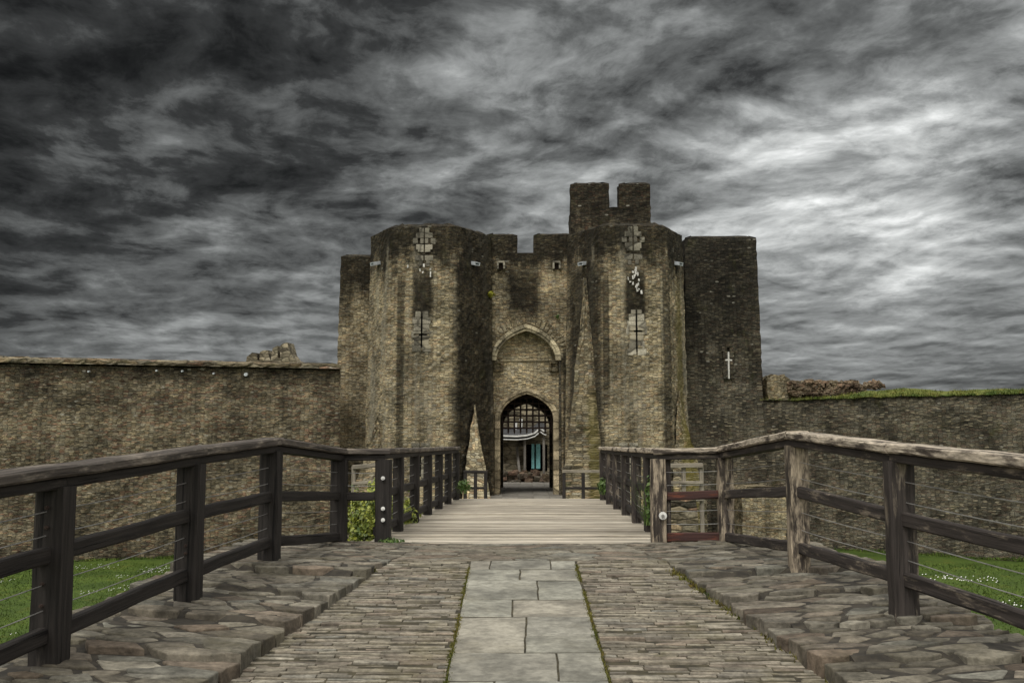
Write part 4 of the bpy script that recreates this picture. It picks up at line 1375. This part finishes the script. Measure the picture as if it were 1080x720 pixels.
def ramp_rail(name, label, posts, cap_pts, mids, bots, mat_post, mat_rail, mat_cap, pw, sidex, red=False, wires=True):
    """posts: (x, y, zbase, ztop)"""
    g = thing(name, label, 'railing', (posts[0][0], posts[0][1], posts[0][2]))
    for i, (x, y, zb, zt) in enumerate(posts):
        po = post_part(g, x, y, zb, zt, pw, mat_post[i] if isinstance(mat_post, list) else mat_post, yaw=[.05, .04, .03, -.02, 0, 0][i] * (-1 if sidex > 0 else 1), ragged=.004 if sidex < 0 else .007)
    cap_part(g, cap_pts, .24, .15, mat_cap, mat_rail)
    for lst, nm in ((mids, 'mid_rail'), (bots, 'bottom_rail')):
        for i in range(len(lst) - 1):
            if lst[i] is None or lst[i + 1] is None: continue
            mb = MB(); mb.beam(lst[i], lst[i + 1], .075, .11, jit=.004, ch=.012)
            mb.build(nm, M['maroon'] if (red and i == len(lst) - 2) else mat_rail, g)
    if wires:
        for fr in (0.28, 0.62):
            wire_part(g, [Vector((c[0], c[1], m_[2] + (c[2] - .12 - m_[2]) * fr)) for c, m_ in zip(cap_pts, mids)])
        for fr in (.32, .64):
            wire_part(g, [Vector((m_[0], m_[1], b_[2] + (m_[2] - b_[2]) * fr)) for m_, b_ in zip(mids, bots) if b_ is not None])
    return g

def on(px, py, d): return P(px, py, d)
Lp = [(52, 692, 6.95, 490), (198, 627, 8.97, 471.5), (284, 586, 11.1, 461.5), (357, 573, 13.55, 473), (404, 571, 13.75, 473)]
lp = []; lc = []; lm = []; lb = []
for k, (px, py, d, cy) in enumerate(Lp):
    b = on(px, py, d); c = on(px, cy, d)
    lp.append((b.x, b.y, b.z, c.z - .14)); lc.append(Vector((b.x, b.y, c.z)))
    my, by = [(583, 667), (543, 604), (523, 571), (523, 566), (523, None)][k]
    lm.append(Vector((b.x, b.y, on(px, my, d).z)))
    lb.append(None if by is None else Vector((b.x, b.y, on(px, by, d).z)))
# one more bay towards the photographer
def extend(l, f=1.05):
    return l[0] + (l[0] - l[1]) * f
e = [extend(l) for l in (lc, lm, lb)]
lp = [(e[0].x, e[0].y, -.3, e[0].z - .14)] + lp
lc = [e[0]] + lc; lm = [e[1]] + lm; lb = [e[2]] + lb
GL = ramp_rail('ramp_railing', 'heavy dark brown timber railing with steel wires beside the paving before the brown curtain wall', lp, lc, lm, lb, M['timber'], M['timber'], M['cap_l'], .2, -1)
for (px, py) in ((404, 504), (404, 536), (404, 548)):
    bolt_part(GL, P(px, py, 13.63), .026, M['white'])
for (px, py) in ((49.5, 556), (45, 615.5), (44, 638.5), (50, 535), (196, 583), (196, 575)):
    bolt_part(GL, P(px, py, (6.95 if px < 100 else 8.97) - .105), .013, M['iron'])

Rp = [(953, 640, 8.27, 467), (843, 589, 10.5, 454.5), (766, 572, 13.6, 471), (695, 573, 13.75, 472.5)]
rp = []; rc = []; rm = []; rb = []
for k, (px, py, d, cy) in enumerate(Rp):
    b = on(px, py, d); c = on(px, cy, d)
    rp.append((b.x, b.y, b.z, c.z - .14)); rc.append(Vector((b.x, b.y, c.z)))
    my, by = [(546, 609), (518, 577), (521, 566), (523, 566)][k]
    rm.append(Vector((b.x, b.y, on(px, my, d).z))); rb.append(Vector((b.x, b.y, on(px, by, d).z)))
# the bay that runs out of the photo
x1_ = 3.32; d1_ = 6.05
ce = Vector((x1_, d1_, P(1080, 483, 6.7).z - .02)); me_ = Vector((x1_, d1_, P(1080, 578, 6.7).z - .04)); be_ = Vector((x1_, d1_, P(1080, 658, 6.7).z - .04))
rp = [(x1_, d1_, -.3, ce.z - .14)] + rp; rc = [ce] + rc; rm = [me_] + rm; rb = [be_] + rb
GR = ramp_rail('ramp_railing', 'weathered ramp railing with bleached flaking handrail and wires before the dark turf-topped wall', rp, rc, rm, rb,
               [M['timber_r'], M['timber_r'], M['post_r'], M['post_r'], M['post_r']], M['timber_r'], M['cap_r'], .19, 1, red=True)
post_part(GR, rp[-1][0] + .115, 13.78, 0, rp[-1][3], .10, M['timber_r'])
rf = bolt_part(GR, P(699, 543.5, 13.62), .052, M['white'], 'reflector')
bolt_part(rf, P(699, 543.5, 13.588), .020, M['wire'], 'reflector_screw')

def bridge_rail(side, label, mat_post, mat_rail, mat_cap):
    ds = [13.8 + 1.785 * k for k in range(1, 7)]
    fx = bl if side < 0 else brt
    g = thing('bridge_railing', label, 'railing', (fx(15), 15.5, 0))
    zc = lambda d: 1.215 + (d - 13.8) * .0015
    capy = [Vector((fx(d), d, zc(d))) for d in [13.82] + ds]
    for d in ds:
        post_part(g, fx(d), d, -.15, zc(d) - .13, .15, mat_post, dpt=.17)
    cap_part(g, [capy[0], capy[2], capy[4], capy[6]], .2, .14, mat_cap, mat_rail)
    for z, nm in ((.60, 'mid_rail'), (.14, 'bottom_rail')):
        for a, b in ((0, 2), (2, 4), (4, 6)):
            mb = MB(); q0, q1 = capy[a].copy(), capy[b].copy(); q0.z = q1.z = z
            mb.beam(q0 + Vector((side * .03, 0, 0)), q1 + Vector((side * .03, 0, 0)), .07, .11, jit=.004)
            mb.build(nm, mat_rail, g)
    for z in (.95, .78, .45, .29):
        wire_part(g, [Vector((p.x, p.y, z)) for p in capy])
    return g
bridge_rail(-1, 'dark timber bridge railing of close posts along the ivy side of the deck', M['timber'], M['timber'], M['cap_l'])
bridge_rail(1, 'dark timber bridge railing with bleached handrail opposite the ivy', M['timber_r'], M['timber'], M['cap_r'])

# low barriers in front of the gate
def barrier(label, x0, x1, y, ztop_, zb, mat, mat_top, n_posts):
    g = thing('gate_barrier', label, 'barrier', ((x0 + x1) / 2, y, zb))
    mb = MB(); mb.beam((x0, y, ztop_ - .05), (x1, y, ztop_ - .05), .14, .10, jit=.005); mb.build('top_rail', mat_top, g)
    for k in range(n_posts):
        x = x0 + .06 + (x1 - x0 - .12) * k / (n_posts - 1)
        mb = MB(); mb.beam((x, y, zb - .1), (x, y, ztop_ - .1), .12, .12); mb.build('post', mat, g)
    mb = MB(); mb.beam((x0, y, zb + .55), (x1, y, zb + .55), .05, .09); mb.build('mid_rail', mat, g)
    return g
by = 37.6
barrier('low dark timber barrier in front of the pyramid shaped stone spur', P(489, 498, by).x, P(514, 498, by).x, by, P(500, 496, by).z, -.80, M['timber'], M['timber'], 3)
barrier('low timber barrier with pale top rail beside the gate, under the taller spur', P(593, 497, by).x, P(637, 497, by).x, by, P(610, 495.5, by).z, -.80, M['timber'], M['pale_wood'], 3)

# pale fences down beside the bridge
def pale_fence(label, pxs, pys, d, zs, n_posts):
    g = thing('fence', label, 'fence', (P(pxs[0], 500, d).x, d, -1.6))
    a, b = P(pxs[0], pys[0], d), P(pxs[1], pys[1], d)
    for dz_, w in ((0, .11), (-.42, .08), (-.84, .08)):
        mb = MB(); mb.beam(a + Vector((0, 0, dz_)), b + Vector((0, 0, dz_)), .09, w, jit=.004); mb.build('rail', M['pale_wood'], g)
    for k in range(n_posts):
        q = a.lerp(b, (k + .02) / (n_posts - 1) * .97)
        mb = MB(); mb.beam((q.x, q.y + .08, q.z - zs), (q.x, q.y + .08, q.z + .02), .10, .10); mb.build('post', M['pale_wood'], g)
    return g
pale_fence('small pale timber fence beyond the ivy bush', (372, 425), (492.5, 487.5), 27.0, 3.9, 3)
pale_fence('small pale timber fence seen through the maroon railed bay', (702, 741), (491, 490.5), 26.0, 3.9, 3)

# stone steps and low wall beside the bridge, right side
sw = thing('retaining_wall', 'coursed stone retaining wall below the maroon railed bay beside the bridge', 'wall', (3.4, 21, -3))
mb = MB()
sheet(mb, [(P(700, 540, 20).x, 20), (P(735, 540, 20).x, 20), (P(735, 540, 20).x, 23), (P(700, 540, 20).x, 23)], -3.3, P(720, 528, 20).z, step=.2, jit=.03, capin=.05, caph=.02)
mb.build('wall', M['pier'], sw)
sw2 = thing('buttress', 'squat stone buttress at the foot of the dark flanking block', 'buttress', (8.9, 42, -3))
mb = MB()
sheet(mb, [(P(783, 540, 42).x, 42), (P(829, 540, 42).x, 42), (P(829, 540, 42).x, 45), (P(783, 540, 42).x, 45)], -3.3, P(800, 519, 42).z, step=.2, jit=.03, capin=.3, caph=.2)
mb.build('wall', M['flank_l'], sw2)

# ------------------------------------------------------------------ courtyard building seen through the gate
cb_ = thing('courtyard_building', 'small stone building with curved white canopy seen through the gate arch', 'building', (0, 60, -.75))
mb = MB()
D = 60
x0, x1 = -6, 6
zt_ = P(550, 440, D).z
sheet(mb, [(x0, D), (x1, D), (x1, D + 5), (x0, D + 5)], -.8, zt_ + 1.5, step=.3, jit=.03, hole=lambda x, y, z: y < D + .5 and P(557, 0, D).x < x < P(574, 0, D).x and -.2 < z < 1.3, cap=True)
mb.build('wall', M['ruin'], cb_)
mb = MB()
# canopy: fascia sweeping up at its end
pts = [(505, 459.5), (530, 459.5), (545, 460), (556, 459), (564, 456.5), (568, 453), (570, 451.5), (573, 454), (576, 455)]
for off_z, hh in ((0, .10), (-.19, .06)):
    q = [P(x, y, D - 1.2) + Vector((0, 0, off_z)) for x, y in pts]
    for a, b in zip(q[:-1], q[1:]): mb.beam(a, b, .06, hh, seg=1, ch=.01)
cn = mb.build('canopy_fascia', M['white'], cb_)
mb = MB()
q = [P(x, y, D - 1.2) for x, y in pts]
for a, b in zip(q[:-1], q[1:]):
    mb.poly([a + Vector((0, .05, .06)), b + Vector((0, .05, .06)), b + Vector((0, 1.2, .45)), a + Vector((0, 1.2, .45))])
    mb.poly([a + Vector((0, .05, -.2)), b + Vector((0, .05, -.2)), b + Vector((0, 1.2, -.1)), a + Vector((0, 1.2, -.1))][::-1])
mb.build('canopy_roof', M['slate'], cb_)
for (x, w) in ((562, .16), (567.5, .24)):
    a, b = P(x, 468, D - .15), P(x, 494, D - .15)
    mb = MB(); mb.box((a + b) / 2, (w, .05, abs(a.z - b.z)), ch=.008); mb.build('door_panel', M['turq'], cb_)
for x in (553.5, 573.5):
    a, b = P(x, 466, D - .9), P(x, 505, D - .9)
    mb = MB(); mb.beam((a.x, a.y, -.75), (a.x, a.y, a.z + .3), .13, .13); mb.build('canopy_post', M['grey_wood'], cb_)
for (x, y, w, h_) in ((544.5, 449, .12, .45), (549.5, 446.5, .14, .5)):
    mb = MB(); mb.box(P(x, y, D - .1), (w, .08, h_), jit=.03); mb.build('window_light', M['white'], cb_)
g = thing('timber_plank', 'grey plank leaning on the courtyard building inside the gate', 'plank', (P(546, 505, D - .6).x, D - .6, -.75))
mb = MB(); a = P(549, 503, D - .9); b = P(545, 471, D - .1); a.z = -.72
mb.beam(a, b, .14, .05); mb.build('board', M['grey_wood'], g)
mb = MB()
for k in range(46):
    px = R.uniform(530, 577); p = P(px, 500, D - 1 - R.random()); h_ = R.uniform(.15, .45)
    mb.box((p.x, p.y, -.75 + R.random() * .5), (R.uniform(.2, .5), .3, h_), Euler((R.uniform(-.3, .3), R.uniform(-.3, .3), R.random())).to_matrix(), jit=.04, ch=.03)
tag(mb.build('rubble', M['loose']), 'heap of rough rubble at the foot of the courtyard building', 'rubble', kind='stuff')

# ------------------------------------------------------------------ plants
def leaves(mb, c, rx, ry, rz, n_, size, up=.3, shell=.35, seed=0, keep=None):
    c = Vector(c)
    for k in range(n_):
        v = Vector((R.gauss(0, 1), R.gauss(0, 1), R.gauss(0, 1))).normalized()
        r_ = R.random() ** shell
        l = 0.75 + .5 * noise.noise(v * 2.2 + Vector((seed, 0, 0)))
        p = c + Vector((v.x * rx, v.y * ry, v.z * rz)) * r_ * l
        s_ = size * R.uniform(.6, 1.3)
        nn = (v + Vector((R.gauss(0, .6), R.gauss(0, .6), up + R.gauss(0, .5)))).normalized()
        tt = nn.cross(Vector((R.gauss(0, 1), R.gauss(0, 1), R.gauss(0, 1)))).normalized(); bb = nn.cross(tt)
        mb.poly([p - tt * s_, p - bb * s_ * .55 + nn * s_ * .12, p + tt * s_, p + bb * s_ * .55 + nn * s_ * .12])
ivy = thing('ivy_bush', 'bright yellow-green ivy bush growing up beside the dark bridge railing', 'bush', (-2.6, 16.5, -2.9))
mb = MB()
leaves(mb, P(389, 545, 16.2), .48, .7, .62, 3200, .034, seed=1)
leaves(mb, P(392, 575, 16.2), .5, .8, .9, 1600, .036, seed=2)
leaves(mb, P(418, 548, 17.2), .42, .9, .58, 2200, .034, seed=3)
leaves(mb, P(398, 516, 16.4), .18, .4, .2, 400, .034, seed=4)
leaves(mb, P(430, 555, 18.6), .40, .9, .5, 1200, .036, seed=5)
mb.build('foliage', M['ivy'], ivy)
mb = MB()
for k in range(9):
    a = Vector((-2.6 + R.uniform(-.3, .3), 16.3 + R.uniform(-.4, .6), -3)); b = P(389 + R.uniform(-12, 25), 540 + R.uniform(-20, 20), 16.4)
    mb.tube([a, a.lerp(b, .5) + Vector((R.uniform(-.1, .1), 0, 0)), b], .03, 6, r2=.008)
mb.build('stem', M['earth'], ivy)

def weed(label, p, r, h, n_, mat, size=.03, name='weed', flat=False):
    p = Vector(p)
    g = thing(name, label, 'plant', p)
    mb = MB()
    leaves(mb, p + Vector((0, 0, h * .5)), r, r, h * .6, n_, size, seed=p.x)
    for k in range(int(n_ / 6)): blade(mb, p + Vector((R.gauss(0, r * .4), R.gauss(0, r * .4), -.02)), h * R.uniform(.6, 1.2), .006, h * .3)
    mb.build('foliage', mat, g)
    mb = MB()
    for k in range(4): mb.tube([p + Vector((0, 0, -.05)), p + Vector((R.gauss(0, r * .3), R.gauss(0, r * .3), h * .7))], .005, 5)
    mb.build('stem', mat, g)
weed('leafy green weed sprouting at the far end of the deck under the bleached handrail', P(636, 520, 24.0) * 1.0, .16, .34, 170, M['weed'], .05)
weed('green weed tuft at the foot of the second dark ramp post', Gz(186, 627, -.08), .10, .07, 120, M['weed'], .02)
weed('spreading green weed at the foot of the bolted dark corner post', Gz(412, 573, .0), .22, .07, 170, M['weed'], .022)
weed('yellow-green weed at the far end of the ivy side deck edge', P(489, 519, 24.0), .18, .30, 170, M['weed'], .045)
weed('narrow green climber behind the railing by the white reflector', P(687, 552, 15.4), .10, .75, 260, M['weed'], .04)
weed('small yellow wallflower high on the gate wall beside the tower', P(517.5, 313, 42.3), .20, .24, 150, M['yellow'], .05, 'wallflower')
weed('small dark green fern high on the gate wall above the arch', P(588, 336, 42.62), .12, .18, 60, M['weed'], .04, 'fern')

weed('spreading green tuft against the kerb of the east paving below the bleached post', Gz(753, 629, -.12), .09, .06, 160, M['weed'], .018)
# grass, daisies and moss that nobody could count
mb = MB()
for k in range(9000):
    f = R.random()
    if R.random() < .55: c = A1.lerp(A0, f); nq = -nb
    else: c = B0.lerp(B1, f); nq = -nbr
    q = c + nq * R.uniform(.03, .45) * R.random()
    blade(mb, (q.x, q.y, GRASS_Z), R.uniform(.08, .26) * (.6 + .6 * noise.noise(Vector((q.x * .8, q.y, 2)))), .02, .06)
for k in range(52000):
    side = -1 if R.random() < .55 else 1
    y = R.uniform(18, 38.5); lim = 0.56 * y + 1.0
    lo = 3.9 + max(0, (y - 13)) * .14
    x = side * R.uniform(lo, max(lo + 1, lim))
    if side > 0 and R.random() < .2: y = R.uniform(20, 36)
    z = GRASS_Z + 0.10 * noise.noise(Vector((x * .2, y * .2, 0)))
    blade(mb, (x, y, z - .02), R.uniform(.04, .11), .022, .05)
tag(mb.build('grass', M['blade']), 'short green lawn below the curtain walls', 'grass', kind='stuff')
mb = MB()
for k in range(11000):
    side = -1 if R.random() < .55 else 1
    y = R.uniform(18, 37.5); x = side * R.uniform(4.2, .56 * y + 1)
    if noise.noise(Vector((x * .45, y * .45, 4))) < 0.16: continue
    z = GRASS_Z + 0.10 * noise.noise(Vector((x * .2, y * .2, 0))) + R.uniform(.05, .10)
    r_ = R.uniform(.014, .026)
    mb.poly([(x + r_ * math.cos(a), y + r_ * math.sin(a), z + .012 * math.sin(a + 1)) for a in [i * math.pi / 3 for i in range(6)]])
tag(mb.build('daisies', M['daisy']), 'white daisies scattered over the lawn', 'daisies', kind='stuff')
mb = MB()
def mossline(side, d0, d1, n_, spread, off):
    for k in range(n_):
        d = R.uniform(d0, d1)
        if noise.noise(Vector((d * 2.1, side * 7, 0))) < -.12: continue
        x = side * (kerb_x(d) - off - abs(R.gauss(0, spread)))
        p = Vector((x, d, path_z(d) - .006 + R.random() * .012))
        blade(mb, p, R.uniform(.015, .05), .008, .02)
mossline(1, 5.5, 11.2, 7500, .06, .01)
mossline(-1, 5.5, 11.0, 3000, .03, -.01)
for side in (-1, 1):
    for k in range(2600):
        d = R.uniform(5.5, 11.5)
        if noise.noise(Vector((d * 1.7, side * 3, 2))) < -.2: continue
        x = strip_x(d, side) + R.gauss(0, .012)
        blade(mb, (x, d, path_z(d) - .008), R.uniform(.012, .024), .006, .01)
tag(mb.build('moss', M['mossm']), 'yellow-green moss along the kerbs and slab joints', 'moss', kind='stuff')
